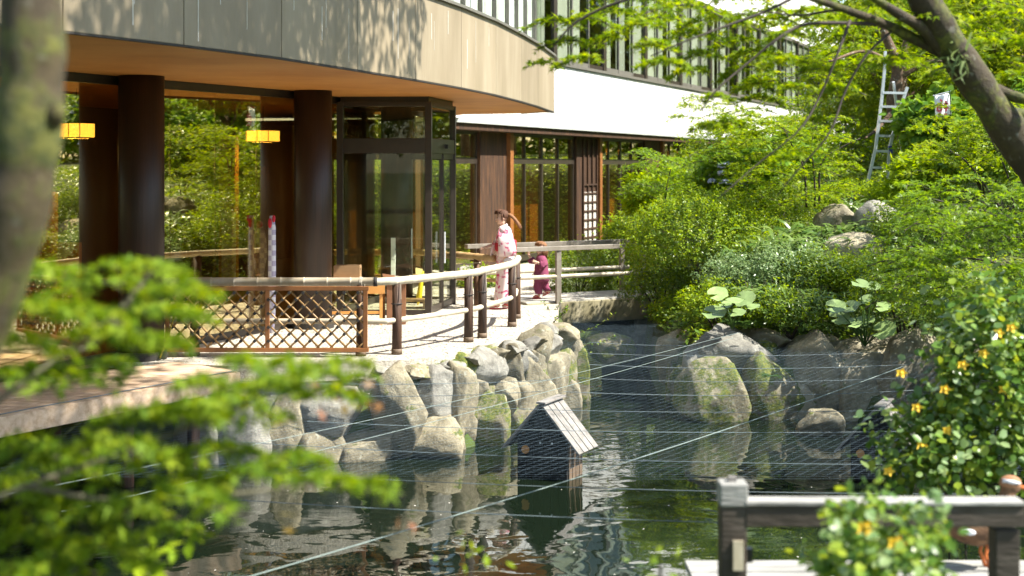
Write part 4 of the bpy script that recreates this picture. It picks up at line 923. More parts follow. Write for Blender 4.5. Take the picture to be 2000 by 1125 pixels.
# ================================================================== FOREGROUND RAILING, JETTY, DUCK
FD = 6.3
fr_ = thing('timber_railing', 'weathered timber railing at the pond edge in front of the yellow-flowered bush', 'railing', P(1430, 1300, FD))
kx = FD/F
pw = 50*kx
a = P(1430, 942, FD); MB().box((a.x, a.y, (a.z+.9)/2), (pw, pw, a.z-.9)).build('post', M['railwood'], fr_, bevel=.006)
MB().box((a.x, a.y-.002, a.z-.045), (pw+.008, pw+.008, .10)).build('sunlit_post_top', M['greywood'], fr_, bevel=.006)  # paler wood paints the sunlit upper end of the post
MB().box((a.x, a.y, a.z+.016), (.035, .035, .02)).build('post_bolt', M['roofplank'], fr_)
a0 = P(1452, 1002, FD); a1 = P(1992, 1002, FD)
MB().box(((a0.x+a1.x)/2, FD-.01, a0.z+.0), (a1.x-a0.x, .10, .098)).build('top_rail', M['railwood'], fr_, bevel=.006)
MB().box(((a0.x+a1.x)/2, FD-.012, a0.z+.056), (a1.x-a0.x, .115, .016)).build('sunlit_rail_top', M['greywood'], fr_, bevel=.003)  # thin pale board added to paint the sunlit top of the dark rail
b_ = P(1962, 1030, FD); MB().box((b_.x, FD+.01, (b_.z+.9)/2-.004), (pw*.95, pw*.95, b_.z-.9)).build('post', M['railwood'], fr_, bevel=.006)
c_ = P(1442, 1085, FD-.065); MB().box(c_, (.045, .012, .13)).build('notice_plate', M['bamboo'], fr_)
d_ = P(1462, 1083, FD); MB().box(d_, (.03, .05, .06)).build('bracket', M['black'], fr_)
jt = thing('jetty', 'grey plank jetty where the duck stands behind the timber railing', 'jetty', (2.4, 8, .2))
JZ = 1.12
for k in range(11):
    y = 6.9+k*.128
    MB().box((2.35, y, JZ-.02+random.uniform(-.003, .003)), (2.7, .118, .04)).build('plank', M['greywood'], jt, bevel=.004)
for x in (1.2, 3.4): MB().box((x, 7.5, JZ-.11), (.09, 1.35, .14)).build('joist', M['darkwood'], jt); MB().tube([(x, 8.1, -.6), (x, 8.1, JZ-.18)], .06, 8).build('pile', M['post'], jt, True)

def remesh(name, mb, vox, mat, parent, sm=4, label=None):
    """fuse overlapping volumes into one continuous skin"""
    V = np.array(mb.v); c = (V.min(0)+V.max(0))/2; c[2] = V[:, 2].min()
    me = bpy.data.meshes.new(name); me.from_pydata([tuple(v) for v in (V-c)], [], mb.f)
    o = bpy.data.objects.new(name, me); COL.objects.link(o)
    r = o.modifiers.new('r', 'REMESH'); r.mode = 'VOXEL'; r.voxel_size = vox; r.use_smooth_shade = True
    s = o.modifiers.new('s', 'SMOOTH'); s.iterations = sm; s.factor = .5
    dg = bpy.context.evaluated_depsgraph_get(); me2 = bpy.data.meshes.new_from_object(o.evaluated_get(dg), depsgraph=dg); me2.name = name
    bpy.data.objects.remove(o); bpy.data.meshes.remove(me); me2.materials.clear(); me2.materials.append(mat)
    me2.polygons.foreach_set('use_smooth', np.ones(len(me2.polygons), dtype=bool))
    ob = link(name, me2, parent, c)
    if label: ob['label'] = label
    return ob
def cap(mb, p0, p1, r0, r1=None):
    r1 = r0 if r1 is None else r1; mb.tube([p0, p1], [r0, r1], 12); mb.ell(p0, r0, nu=12, nv=8); mb.ell(p1, r1, nu=12, nv=8); return mb
M['duckbody'] = pmat('brown_plumage', [(0.06, 0.03, 0.015), (0.13, 0.065, 0.03), (0.2, 0.11, 0.055)], 14, 0.8, .3, 60)
M['duckhead'] = pmat('chestnut_plumage', [(0.20, 0.09, 0.04), (0.32, 0.16, 0.08)], 18, 0.8)
M['duckwhite'] = pmat('white_plumage', [(0.55, 0.56, 0.6), (0.7, 0.71, 0.74)], 18, 0.8)
M['duckleg'] = pmat('orange_leg', [(0.45, 0.10, 0.02), (0.6, 0.17, 0.03)], 10, 0.5)
dD = 7.6; dk_ = G(1925, 1112, JZ); 
dt = thing('duck', 'brown duck with white wing patch and orange legs on the jetty', 'duck', (dk_.x, dk_.y, JZ))
k = dk_.y/F
bc = Vector((dk_.x-.06, dk_.y, JZ+.24))
mb = MB().ell(bc, (.19, .10, .105), Matrix.Rotation(.18, 3, 'Y')).ell(bc+Vector((.11, 0, .03)), (.10, .085, .10)).ell(bc+Vector((-.19, 0, -.0)), (.09, .055, .035), Matrix.Rotation(.3, 3, 'Y'))
cap(mb, bc+Vector((.15, 0, .06)), bc+Vector((.185, 0, .19)), .058, .045)
hd = bc+Vector((.20, 0, .235)); mb.ell(hd, (.062, .05, .055))
remesh('body', mb, .008, M['duckbody'], dt)
for sg in (-1, 1):
    wg = MB().ell(bc+Vector((-.04, sg*.088, .02)), (.16, .022, .07), Matrix.Rotation(.2, 3, 'Y')).build('wing', M['duckbody'], dt, True)
    MB().ell(bc+Vector((-.07, sg*.105, .0)), (.045, .010, .02), Matrix.Rotation(.2, 3, 'Y')).build('wing_patch', M['duckwhite'], wg, True)
    l = MB().tube([(dk_.x+.0, dk_.y+sg*.045, JZ+.17), (dk_.x-.015, dk_.y+sg*.045, JZ+.09), (dk_.x+.01, dk_.y+sg*.045, JZ+.012)], [.014, .010, .010], 8)
    for an in (-.5, 0, .5): l.tube([(dk_.x+.01, dk_.y+sg*.045, JZ+.012), (dk_.x+.01+.07*math.cos(an), dk_.y+sg*.045+.07*math.sin(an), JZ+.006)], [.008, .005], 6)
    l.build('leg', M['duckleg'], dt, True)
    MB().ell(hd+Vector((.02, sg*.044, .015)), .008).build('eye', M['black'], dt, True)
MB().ell(hd+Vector((.0, 0, .014)), (.064, .053, .045)).build('head_cap', M['duckhead'], dt, True)
MB().tube([hd+Vector((-.05, -.02, .03)), hd+Vector((-.0, -.052, .028)), hd+Vector((.04, -.04, .02))], [.012, .012, .006], 8).build('eye_stripe', M['duckwhite'], dt, True)
MB().ell(hd+Vector((.085, 0, -.012)), (.045, .02, .012)).build('bill', M['duckleg'], dt, True)
# ================================================================== VEGETATION
def pxpath(pts): return [P(*p) for p in pts]
def limb(t, name, pts, r0, r1, mat, n=10, k=24, wob=.0):
    q = smooth_poly(pts, k); rr = [lerp(r0, r1, i/k)*(1+wob*math.sin(i*1.7)*.5+wob*math.sin(i*.9+1)) for i in range(k+1)]
    return MB().tube(q, rr, n).build(name, mat, t, True)
def spray_crown(t, lst, size, mat, tmpl=T_MAPLE, name='crown', **kw):
    p, n_, d, s, tw = sprays(lst, size, **kw)
    o = leaves(name, p, n_, d, s, tmpl, mat, t); tw.build('twigs', M['twig'], t, kind='stuff'); return o
U_ = random.uniform
# ---- leaning maple whose boughs cross the top of the view
T1 = thing('leaning_maple', 'big leaning maple with lichen-spotted trunk and boughs reaching over the pond', 'tree', (4.35, 9.6, 1.3))
trunk = pxpath([(2300, 1010, 9.7), (2200, 720, 9.6), (2110, 490, 9.5), (2040, 360, 9.4), (1975, 262, 9.3), (1905, 160, 9.2), (1850, 75, 9.1), (1795, -20, 9.0), (1750, -150, 9.1)])+[Vector((1.9, 9.6, 6.6)), Vector((1.7, 10.5, 8.2)), Vector((1.5, 11.5, 9.6))]
limb(T1, 'trunk', trunk, .155, .06, M['bark'], 16, 60, .06)
def br(pts, r0, r1, mat='twig', k=16, nm='bough'): return limb(T1, nm, pxpath(pts), r0, r1, M[mat], 8, k, .05)
br([(1900, 140, 9.2), (1850, 108, 9.15), (1790, 78, 9.1), (1730, 48, 9.0), (1660, 22, 8.9), (1560, -12, 8.8)], .052, .018, 'bark')
br([(1850, 108, 9.15), (1800, 55, 9.0), (1760, 30, 8.9), (1700, -10, 8.8), (1640, -70, 8.7)], .045, .02, 'bark')
br([(1730, 48, 9.0), (1650, 45, 8.9), (1570, 48, 8.8), (1520, 75, 8.7), (1470, 115, 8.7), (1400, 175, 8.6), (1370, 215, 8.6)], .014, .004)
br([(1660, 40, 8.9), (1630, 120, 8.8), (1600, 190, 8.8), (1560, 255, 8.7), (1480, 320, 8.7), (1400, 390, 8.6)], .010, .003)
br([(1740, 62, 9.0), (1690, 110, 8.9), (1650, 180, 8.9), (1620, 260, 8.8), (1560, 330, 8.8), (1520, 380, 8.8)], .010, .003)
br([(1560, -10, 8.8), (1500, 20, 8.7), (1420, 50, 8.6), (1340, 80, 8.5), (1270, 110, 8.5)], .012, .003)
br([(1640, -60, 8.7), (1500, -60, 8.6), (1350, -30, 8.5), (1220, 0, 8.5), (1130, 40, 8.5), (1080, 90, 8.5)], .022, .004)
br([(1945, 175, 9.25), (1985, 190, 9.2), (2040, 205, 9.1)], .04, .03, 'bark'); br([(1960, 215, 9.3), (2010, 225, 9.4), (2060, 240, 9.5)], .035, .03, 'bark')
br([(1700, 40, 9), (1640, 20, 9), (1560, 30, 9.2), (1480, 20, 9.2)], .012, .004)
limb(T1, 'bough', [Vector((1.9, 9.6, 6.6)), Vector((3.0, 11, 8.2)), Vector((4.0, 12.5, 9.4))], .07, .03, M['bark'], 8); limb(T1, 'bough', [Vector((1.75, 10.2, 7.6)), Vector((.8, 11.5, 8.8)), Vector((0, 13, 9.6))], .06, .03, M['bark'], 8)
lst = []
for (x, y, rpx, n_) in [(1080, 35, 60, 34), (1110, 75, 65, 40), (1062, 118, 40, 20), (1130, 110, 55, 30), (1150, 30, 70, 40), (1200, 15, 70, 40), (1235, 45, 70, 44), (1290, 30, 80, 50), (1280, 80, 60, 40), (1300, 115, 55, 40), (1345, 132, 45, 26), (1350, 60, 80, 46), (1400, 30, 80, 50), (1430, 75, 70, 44), (1450, 130, 60, 44), (1490, 160, 45, 26),
        (1480, 95, 70, 44), (1530, 112, 55, 36), (1540, 60, 60, 30), (1500, 20, 90, 44), (1580, 15, 80, 34), (1400, 185, 45, 22), (1420, 235, 40, 20), (1380, 240, 40, 20), (1560, 165, 45, 22), (1600, 130, 45, 20), (1650, 90, 50, 22), (1640, 170, 45, 24), (1690, 20, 70, 30), (1720, 110, 50, 24), (1330, 5, 90, 44), (1240, -10, 90, 44), (1450, -10, 90, 44), (1600, 230, 40, 20), (1540, 300, 40, 20),
        (1760, 110, 60, 30), (1830, 20, 80, 44), (1900, 40, 90, 60), (1960, 70, 90, 60), (1990, 20, 90, 60), (1930, 110, 60, 36), (1870, -10, 90, 50), (1980, 140, 60, 36), (1740, -10, 90, 40), (1370, 100, 45, 24), (1180, 70, 45, 22)]:
    D = U_(8.8, 10.2); k = D/F
    lst.append((P(x, y, D), rpx*k*1.05, int(n_*1.05), U_(2.2, 4.0)))
for _ in range(40):
    x, y = U_(1420, 1980), U_(-20, 190)
    if not (1650 < x < 1810 and y > 55): lst.append((P(x, y, U_(9.5, 11.5)), U_(.16, .28), 30, U_(2.2, 4.0)))
MULT = 2.9
spray_crown(T1, lst, .047, M['maple'], name='lower_foliage', droop=.35, aspect=.6, tilt=.5)
MULT = 1.7
# crown overhead
c = np.array([1.3, 12.3, 9.9]); r_ = np.array([3.0, 5.0, 1.5]); d = rdir(30000)*np.cbrt(rng.random(30000))[:, None]; lump = lumpy(d*2.6, 5); d = d[lump > -.35]
pos = c+d*r_; nr = np.array([0, 0, 1.])+rng.normal(size=pos.shape)*.5
leaves('crown', pos, nr, rng.normal(size=pos.shape), .10+.05*rng.random(len(pos)), T_STAR, M['maple'], T1)
ep = pxpath([(1868, 118, 9.05)]); n_ = 34
leaves('epiphyte', np.array([ep[0][:]]*n_)+rng.normal(size=(n_, 3))*.03, rng.normal(size=(n_, 3))*.5+np.array([0, 0, .6]), rng.normal(size=(n_, 3))*.8+np.array([-.2, -.6, -.3]), .1+.14*rng.random(n_), T_BLADE, M['epiphyte'], T1)

# ---- ladder tree
LD = 28.0
T2 = thing('garden_maple', 'crooked brown-trunked maple with the ladder leaning beside it', 'tree', P(1805, 372, LD))
limb(T2, 'trunk', pxpath([(1806, 385, LD), (1795, 330, LD), (1780, 280, LD), (1757, 240, LD), (1744, 205, LD), (1750, 165, LD), (1752, 130, LD), (1738, 90, LD), (1722, 50, LD), (1715, 0, LD)]), .20, .07, M['bark2'], 12, 40, .05)
limb(T2, 'trunk', pxpath([(1790, 320, LD+.3), (1778, 260, LD+.3), (1766, 200, LD+.4), (1762, 130, LD+.5), (1775, 60, LD+.6)]), .16, .06, M['bark2'], 10, 30, .05)
limb(T2, 'bough', pxpath([(1745, 215, LD), (1715, 250, LD-.5), (1690, 270, LD-.8)]), .05, .02, M['bark2'], 8); limb(T2, 'bough', pxpath([(1752, 130, LD), (1690, 100, LD-.5), (1620, 120, LD-1)]), .05, .02, M['bark2'], 8)
limb(T2, 'bough', pxpath([(1760, 150, LD), (1820, 120, LD), (1880, 130, LD)]), .05, .02, M['bark2'], 8)
lst = [(P(U_(1580, 1910), U_(10, 150), U_(27.6, 30.5)), U_(.4, .75), 60, U_(0, 6.28)) for _ in range(62)]
spray_crown(T2, lst, .085, M['maple'], T_STAR, droop=.3, aspect=.7)

# ---- young maples in the middle of the bank
def small_maple(lb, bx_, by_, D, xr, yr, dr, ns, nl, size, mat, stems, rad=(.28, .5), tm=T_MAPLE):
    b = P(bx_, by_, D); t = thing('young_maple', lb, 'tree', b)
    for i, pth in enumerate(stems): limb(t, 'trunk', pxpath([(x, y, D) for x, y in pth]), .02, .008, M['twig'], 7, 16)
    spray_crown(t, [(P(U_(*xr), U_(*yr), D+U_(*dr)), U_(*rad), nl, U_(0, 6.28)) for _ in range(ns)], size, mat, tm, droop=.3, aspect=.65, tilt=.45); return t
small_maple('bright lime-green young maple in the middle of the bank before the wing', 1592, 405, 23.6, (1400, 1650), (225, 405), (-1.3, .9), 84, 62, .055, M['maple'], [[(1592, 405), (1590, 340), (1585, 280), (1600, 235)], [(1575, 405), (1570, 330), (1550, 290), (1530, 250)], [(1600, 400), (1604, 320), (1640, 290), (1680, 270)]])
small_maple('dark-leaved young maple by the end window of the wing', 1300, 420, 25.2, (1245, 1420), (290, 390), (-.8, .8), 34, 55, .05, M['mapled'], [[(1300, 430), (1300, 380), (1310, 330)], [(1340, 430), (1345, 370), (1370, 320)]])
small_maple('loose yellow-green maple beside the white wing wall', 1480, 380, 27, (1330, 1570), (185, 300), (-1, 1), 30, 50, .055, M['maple'], [[(1480, 390), (1470, 320), (1440, 260)], [(1490, 390), (1500, 300), (1520, 230)]], (.3, .5))
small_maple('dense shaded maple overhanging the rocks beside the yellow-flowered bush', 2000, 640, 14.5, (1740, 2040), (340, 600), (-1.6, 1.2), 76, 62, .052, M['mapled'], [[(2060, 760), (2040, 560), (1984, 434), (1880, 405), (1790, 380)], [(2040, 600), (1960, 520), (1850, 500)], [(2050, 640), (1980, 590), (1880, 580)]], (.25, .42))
small_maple('airy maple behind the leaning trunk near the white banner', 1960, 420, 20, (1800, 2040), (190, 340), (-1.5, 1.5), 40, 60, .055, M['maple'], [[(1990, 480), (1970, 350), (1930, 260)], [(1990, 460), (1900, 330), (1850, 290)]], (.3, .5))

# ---- bushes on the bank
def B(name, lb, px, py, D, r, n, size, mat, **kw): return bush(name, lb, P(px, py, D), r, n, size, M[mat], **kw)
B('azalea_bush', 'big rounded azalea beside the end of the footbridge', 1370, 490, 22.9, (1.1, .9, .82), 17000, .035, 'azalea', lump=.14)
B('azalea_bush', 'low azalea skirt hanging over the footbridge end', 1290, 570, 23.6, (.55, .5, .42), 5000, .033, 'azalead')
B('azalea_bush', 'rounded azalea behind the bamboo grass', 1495, 440, 24.2, (.75, .6, .6), 7000, .035, 'azalea')
B('clipped_hedge', 'clipped hedge behind the footbridge handrail, its left half', 1130, 545, 26.6, (.55, .5, .52), 6500, .032, 'azalea', zmin=-.8, lump=.05)
B('clipped_hedge', 'clipped hedge behind the footbridge handrail touching the big azalea', 1212, 545, 26.9, (.62, .5, .52), 6500, .032, 'azalea', zmin=-.8, lump=.05)
B('lime_shrub', 'lime-leaved shrub against the wing windows above the azalea', 1285, 395, 26.5, (.6, .5, .5), 2600, .085, 'lime', sprig=6)
B('bank_shrub', 'low shrub on the rocks at the pond end of the bank', 1400, 612, 20.6, (.52, .4, .28), 3600, .035, 'azalea')
B('bank_shrub', 'mixed shrub below the bamboo grass on the bank', 1540, 550, 21.0, (.6, .5, .40), 5200, .04, 'pale')
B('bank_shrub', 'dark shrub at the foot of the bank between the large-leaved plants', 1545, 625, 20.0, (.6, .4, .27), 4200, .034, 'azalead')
B('bank_shrub', 'bright clipped shrub above the large-leaved plants', 1610, 555, 20.8, (.5, .45, .33), 4200, .034, 'azalea')
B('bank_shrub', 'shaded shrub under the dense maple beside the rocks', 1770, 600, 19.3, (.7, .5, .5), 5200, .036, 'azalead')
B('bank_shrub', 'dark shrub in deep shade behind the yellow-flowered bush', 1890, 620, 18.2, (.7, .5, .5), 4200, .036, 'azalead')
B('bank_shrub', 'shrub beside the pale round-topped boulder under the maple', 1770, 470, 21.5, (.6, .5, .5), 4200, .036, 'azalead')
B('ground_cover', 'flat yellow-green clipped shrub at the foot of the ladder', 1680, 392, 25.8, (.95, .8, .22), 6000, .034, 'lime', lump=.06, cat='bush')
B('lime_shrub', 'yellow-leaved shrub at the foot of the crooked trunk', 1800, 358, 24.8, (.5, .5, .42), 2000, .10, 'lime', sprig=6)
B('bank_shrub', 'dark shrub behind the ladder', 1690, 315, 31, (.6, .6, .6), 2600, .06, 'azalead')
B('broadleaf_shrub', 'broad-leaved shrub below the white banner', 1845, 265, 26.5, (.75, .6, .6), 2400, .13, 'hydleaf', sprig=6, tmpl=T_ROUND)
B('broadleaf_shrub', 'green shrub behind the dense maple at the top of the bank', 1925, 330, 24, (.8, .6, .7), 3600, .075, 'azalea')
B('bank_shrub', 'tall shrub between the lime-green maple and the wing', 1560, 335, 30, (1.2, .8, .9), 6500, .055, 'azalea')
B('bank_shrub', 'tall shrub before the far windows of the wing', 1660, 275, 34, (1.3, .9, 1.1), 6500, .065, 'azalea')
B('bank_shrub', 'shrub at the wing corner behind the dark-leaved maple', 1420, 335, 31, (1.0, .8, .8), 5000, .055, 'azalea')
B('bank_shrub', 'small shrub beside the lattice pier of the wing', 1225, 470, 30.5, (.5, .4, .45), 2600, .05, 'azalea')
B('bank_shrub', 'shrub against the wing windows behind the big azalea', 1350, 420, 30, (.9, .6, .6), 3600, .05, 'azalea')
B('bank_shrub', 'small green tuft beside the porch step behind the barrier', 935, 560, 27.2, (.4, .3, .22), 1200, .045, 'azalea')
for i, (x, y, D, rr, lb) in enumerate([(1440, 555, 21.2, (.5, .4, .36), 'silvery shrub below the big azalea'), (1700, 560, 20.2, (.5, .4, .32), 'shrub in front of the broad brown boulder'), (1470, 530, 22, (.45, .4, .35), 'leafy shrub at the right flank of the big azalea'), (1330, 622, 22.5, (.4, .3, .22), 'trailing shrub on the first bank boulder')]):
    B('bank_shrub', lb, x, y, D, rr, 3400, .038, ('pale', 'azalea', 'azalea', 'azalea')[i])
# hydrangeas
def hydrangea(lb, px, py, D, r, nf):
    t = bush('hydrangea_bush', lb, P(px, py, D), r, 2400, .10, M['hydleaf'], T_ROUND, sprig=6); c = P(px, py, D)
    fm = None
    for k in range(nf):
        dv = Vector((U_(-.9, .9), U_(-1, -.2), U_(-.2, .9))).normalized(); q = Vector((c.x+dv.x*r[0]*1.02, c.y+dv.y*r[1]*1.02, c.z+dv.z*r[2]*1.02))
        if fm is None:
            g = MB()
            for i in range(26):
                v = rdir(1)[0]; v[2] = abs(v[2])*.8-.1; v *= .085; g.ell(v, (.026, .026, .016), nu=6, nv=4)
            o = g.build('flower_head', M['hydrangea'], t, False, origin=(0, 0, 0)); fm = o.data; o.location = q-wloc(t)
        else: inst('flower_head', fm, t, q, U_(0, 6), (U_(.7, 1.2),)*3)
hydrangea('hydrangea with pale blue heads below the white wing wall', 1450, 352, 25.0, (.7, .6, .45), 14)
hydrangea('hydrangea with few blue heads at the edge of the lime-green maple', 1540, 320, 26.2, (.5, .5, .4), 5)
hydrangea('tall blue hydrangea reflected in the glass beyond the frame', 2110, 250, 24, (1.3, .9, .9), 22)
# bamboo grass tufts
def tuft(lb, px, py, D, n, ln, mat='grass', w_=.25):
    ln *= 1.2; D -= .35
    c = P(px, py, D); t = thing('bamboo_grass', lb, 'grass plant', (c.x, c.y, c.z-.1)); h = ln*1.2
    pos = np.stack([c.x+rng.normal(size=n)*w_, c.y+rng.normal(size=n)*w_*.6, c.z+rng.random(n)*h-.1], 1)
    dr = np.stack([rng.normal(size=n), rng.normal(size=n)*.8-.2, .35+rng.normal(size=n)*.4], 1); nr = np.stack([rng.normal(size=n)*.3, rng.normal(size=n)*.3-.3, np.ones(n)], 1)
    leaves('blades', pos, nr, dr, ln*(.6+.6*rng.random(n)), (T_BLADE[0]*np.array([1, 2.0, 1.2]), T_BLADE[1]), M[mat], t)
    mb = MB()
    for k in range(8): a, b = U_(-1, 1)*w_, U_(-1, 1)*w_*.6; mb.tube([(c.x+a*.6, c.y+b*.6, c.z-.3), (c.x+a, c.y+b, c.z+h*.5), (c.x+a*1.4, c.y+b*1.3, c.z+h)], [.005, .004, .002], 4)
    mb.build('stalks', M['palebranch'], t, kind='stuff')
for lb, x, y, D, n_, ln, w_ in [('bamboo grass spreading before the tan flat-faced boulder', 1600, 480, 22.4, 420, .26, .38), ('bamboo grass clump between the two upper boulders', 1672, 432, 23.3, 220, .24, .2), ('bamboo grass at the right flank of the big azalea', 1540, 500, 21.8, 420, .24, .35), ('strappy grass clump before the pale round-topped boulder', 1720, 470, 22.6, 240, .28, .25), ('tall bamboo grass stems above the low bank shrub', 1480, 580, 20.6, 260, .16, .16), ('bamboo grass below the broad brown boulder', 1650, 530, 21.0, 300, .2, .35), ('bamboo grass by the dark shrub under the maple', 1590, 590, 20.2, 220, .16, .3)]:
    tuft(lb, x, y, D, n_, ln, w_=w_)
# large round-leaved plants
def roundleaf_mesh():
    n = 14; vs = [(0, 0, 0)]; 
    for i in range(n+1):
        a = R(-160+320*i/n); rr = .5*(1+.06*math.sin(6*a)); vs.append((rr*math.cos(a), rr*math.sin(a), .07+.03*math.sin(4*a)))
    return vs, [(0, i, i+1) for i in range(1, n+1)]
RLM = None
def leopard(lb, spots, D):
    global RLM
    c = P(sum(s[0] for s in spots)/len(spots), max(s[1] for s in spots)+30, D); t = thing('leopard_plant', lb, 'plant', c)
    for (x, y, w_) in spots:
        q = P(x, y, D+U_(-.15, .15)); sz = w_*D/F
        if RLM is None:
            v, f = roundleaf_mesh(); o = MB().add(v, f).build('leaf', M['bigleaf'], t, True, origin=(0, 0, 0)); RLM = o.data; o.location = q-wloc(t)
        else: o = inst('leaf', RLM, t, q)
        o.scale = (sz*1.15,)*3; o.rotation_euler = (U_(.15, .75), U_(-.3, .3), U_(-1, 1)); o.rotation_mode = 'XYZ'
        MB().tube([q, q.lerp(c, .5)+Vector((0, 0, .05)), c], [.006, .008, .009], 5).build('stalk', M['fern'], t, True)
leopard('large round-leaved plant at the foot of the bank near the footbridge', [(1402, 575, 36), (1430, 590, 40), (1455, 585, 40), (1395, 612, 42), (1418, 596, 24), (1440, 612, 30), (1470, 600, 26)], 19.6)
leopard('large round-leaved plant trailing over the rocks under the dense maple', [(1632, 600, 36), (1662, 600, 30), (1688, 588, 34), (1640, 620, 36), (1665, 632, 34), (1690, 628, 36), (1728, 646, 42), (1765, 625, 26), (1705, 560, 26), (1725, 600, 26), (1680, 555, 30)], 18.9)
def fern(lb, px, py, D, nf=9, ln=.4):
    c = P(px, py, D); t = thing('fern', lb, 'fern', c); PS, NS, DS, SS = [], [], [], []
    for k in range(nf):
        az = U_(0, 6.28) if k > 3 else U_(3.6, 5.8); L = ln*U_(.7, 1.1); dv = Vector((math.cos(az), math.sin(az), 0)); sd = Vector((-dv.y, dv.x, 0))
        for i in range(22):
            u = (i+2)/24; p = c+dv*(u*L)+Vector((0, 0, L*(.55*u-.7*u*u)))
            for sg in (-1, 1): PS.append(p[:]); DS.append((sd*sg+dv*.35)[:]); NS.append((0, 0, 1)); SS.append(L*.24*math.sin(math.pi*min(1, u*1.02+.05))+.01)
    leaves('fronds', np.array(PS), np.array(NS)+rng.normal(size=(len(PS), 3))*.1, np.array(DS), np.array(SS), T_LEAF, M['fern'], t)
fern('fern fanning over the rocks below the round-leaved plant', 1450, 632, 20.0); fern('fern on top of the mossy far-bank boulder', 1505, 735, 18.6, 6, .22); fern('small fern in the rock joint beside the thin mossy stone', 1350, 640, 20.8, 8, .3)
# trailing sprigs by the wall end
def sprig_plant(lb, paths, D, size, mat, n=26):
    t = thing('trailing_sprig', lb, 'plant', P(*paths[0][0], D)); PS, DS = [], []
    for pth in paths:
        q = smooth_poly(pxpath([(x, y, D) for x, y in pth]), n); MB().tube(q, [.006]*(n//2)+[.003]*(n+1-n//2), 4).build('stem', M['twig'], t)
        for i, p in enumerate(q[2:]):
            for _ in range(2): PS.append((p+Vector((U_(-.01, .01), U_(-.02, .02), U_(-.01, .02))))[:]); DS.append((U_(-1, 1), U_(-1, 1), U_(-.4, .8)))
    leaves('foliage', np.array(PS), rng.normal(size=(len(PS), 3))*.5+np.array([0, -.3, .8]), np.array(DS), size*(.7+.6*rng.random(len(PS))), T_LEAF, M[mat], t)
sprig_plant('arching leafy sprigs growing out of the terrace wall over the net', [[(1085, 640), (1120, 650), (1160, 640), (1200, 612)], [(1090, 650), (1130, 670), (1170, 672), (1200, 655)], [(1080, 630), (1100, 612), (1110, 600)], [(1095, 665), (1115, 690), (1150, 690)]], 20.6, .045, 'azalea')
sprig_plant('small weeds at the foot of the footbridge post', [[(1082, 622), (1070, 600), (1060, 590)], [(1082, 622), (1090, 600), (1096, 585)], [(1080, 622), (1085, 605)]], 22.8, .04, 'azalead', 14)
# low ground cover on the slope
n_ = 150000; gx_ = 2.2+rng.random(n_)**1.3*26; gy_ = rng.uniform(11, 48, n_); gh = ground_h(gx_, gy_); ok = (gh > .8) & (gx_ > -1.0+.42*(gy_-31)); pos = np.stack([gx_, gy_, gh+rng.random(n_)*.2], 1)[ok]
gc = leaves('ground_cover', pos, rng.normal(size=pos.shape)*.5+np.array([0, -.2, 1]), rng.normal(size=pos.shape), .06+.07*rng.random(len(pos)), T_LEAF, M['azalea'], None); tag(gc, 'low green ground cover over the planted slope', 'ground cover', kind='stuff')
# far trees
def far_tree(lb, x, y, h, r, mat='fartree', n=6500, size=.16):
    z0 = gz(x, y); t = thing('far_tree', lb, 'tree', (x, y, z0), 'trees beyond the garden')
    limb(t, 'trunk', [Vector((x, y, z0-.1)), Vector((x+.1, y, z0+h*.3)), Vector((x-.1, y, z0+h*.7))], .2, .08, M['bark2'], 8)
    for k in range(4): an = k*1.6; limb(t, 'bough', [Vector((x, y, z0+h*.35)), Vector((x+math.cos(an)*r*.4, y+math.sin(an)*r*.4, z0+h*.55)), Vector((x+math.cos(an)*r*.7, y+math.sin(an)*r*.7, z0+h*.75))], .08, .03, M['bark2'], 6)
    a = bush_arrays((x, y, z0+h*.62), (r, r, h*.42), n, size, int(rng.integers(1e6)), 8, -.75, .22, .45, .35); leaves('crown', *a, T_STAR, M[mat], t)
far_tree('tall green tree rising behind the white banner', 13.8, 44, 8, 2.6)
far_tree('dense tree beyond the crooked maple', 16.5, 48, 9, 3.0); far_tree('round-crowned tree behind the airy maple', 13.2, 36.5, 6.5, 2.2); far_tree('broad tree at the back of the garden', 19.5, 52, 10, 3.6); far_tree('dark broad tree behind the leaning trunk', 17.5, 40, 8, 2.8, 'azalead')
far_tree('tall tree at the far garden corner', 23, 47, 10, 3.6); far_tree('shrubby tree past the end of the wing', 19.5, 66, 9, 3.6); far_tree('leafy tree farthest up the slope', 26, 60, 11, 4.0)
far_tree('small tree behind the dense shaded maple', 11.5, 27, 4.2, 1.7, 'fartree', 5000, .10); far_tree('bushy tree on the slope below the far trees', 14.5, 30, 5.0, 2.0, 'fartree', 5000, .11); far_tree('leafy tree right of the pond bank', 9.5, 20, 4.6, 1.8, 'azalea', 5000, .09); far_tree('tree on the right shore of the pond', 10, 15, 5, 2.0, 'azalea', 5000, .09)
for lb, x, y, h in [('leafy tree across the garden behind the viewpoint', -3.0, -9, 6), ('spreading tree behind the viewpoint path', 1.5, -12, 7), ('dense tree at the left behind the viewpoint', -8, -7, 6.5)]: far_tree(lb, x, y, h, 2.6, 'fartree', 4500, .14)
far_tree('low tree on the slope opposite the hotel room', 8.6, 31.5, 4.2, 1.7, 'fartree', 5000, .11); far_tree('low bushy tree behind the ladder', 10.2, 36, 4.4, 1.9, 'fartree', 5000, .12); far_tree('leafy tree opposite the porch', 12, 32.5, 5, 2.2, 'fartree', 5000, .12)
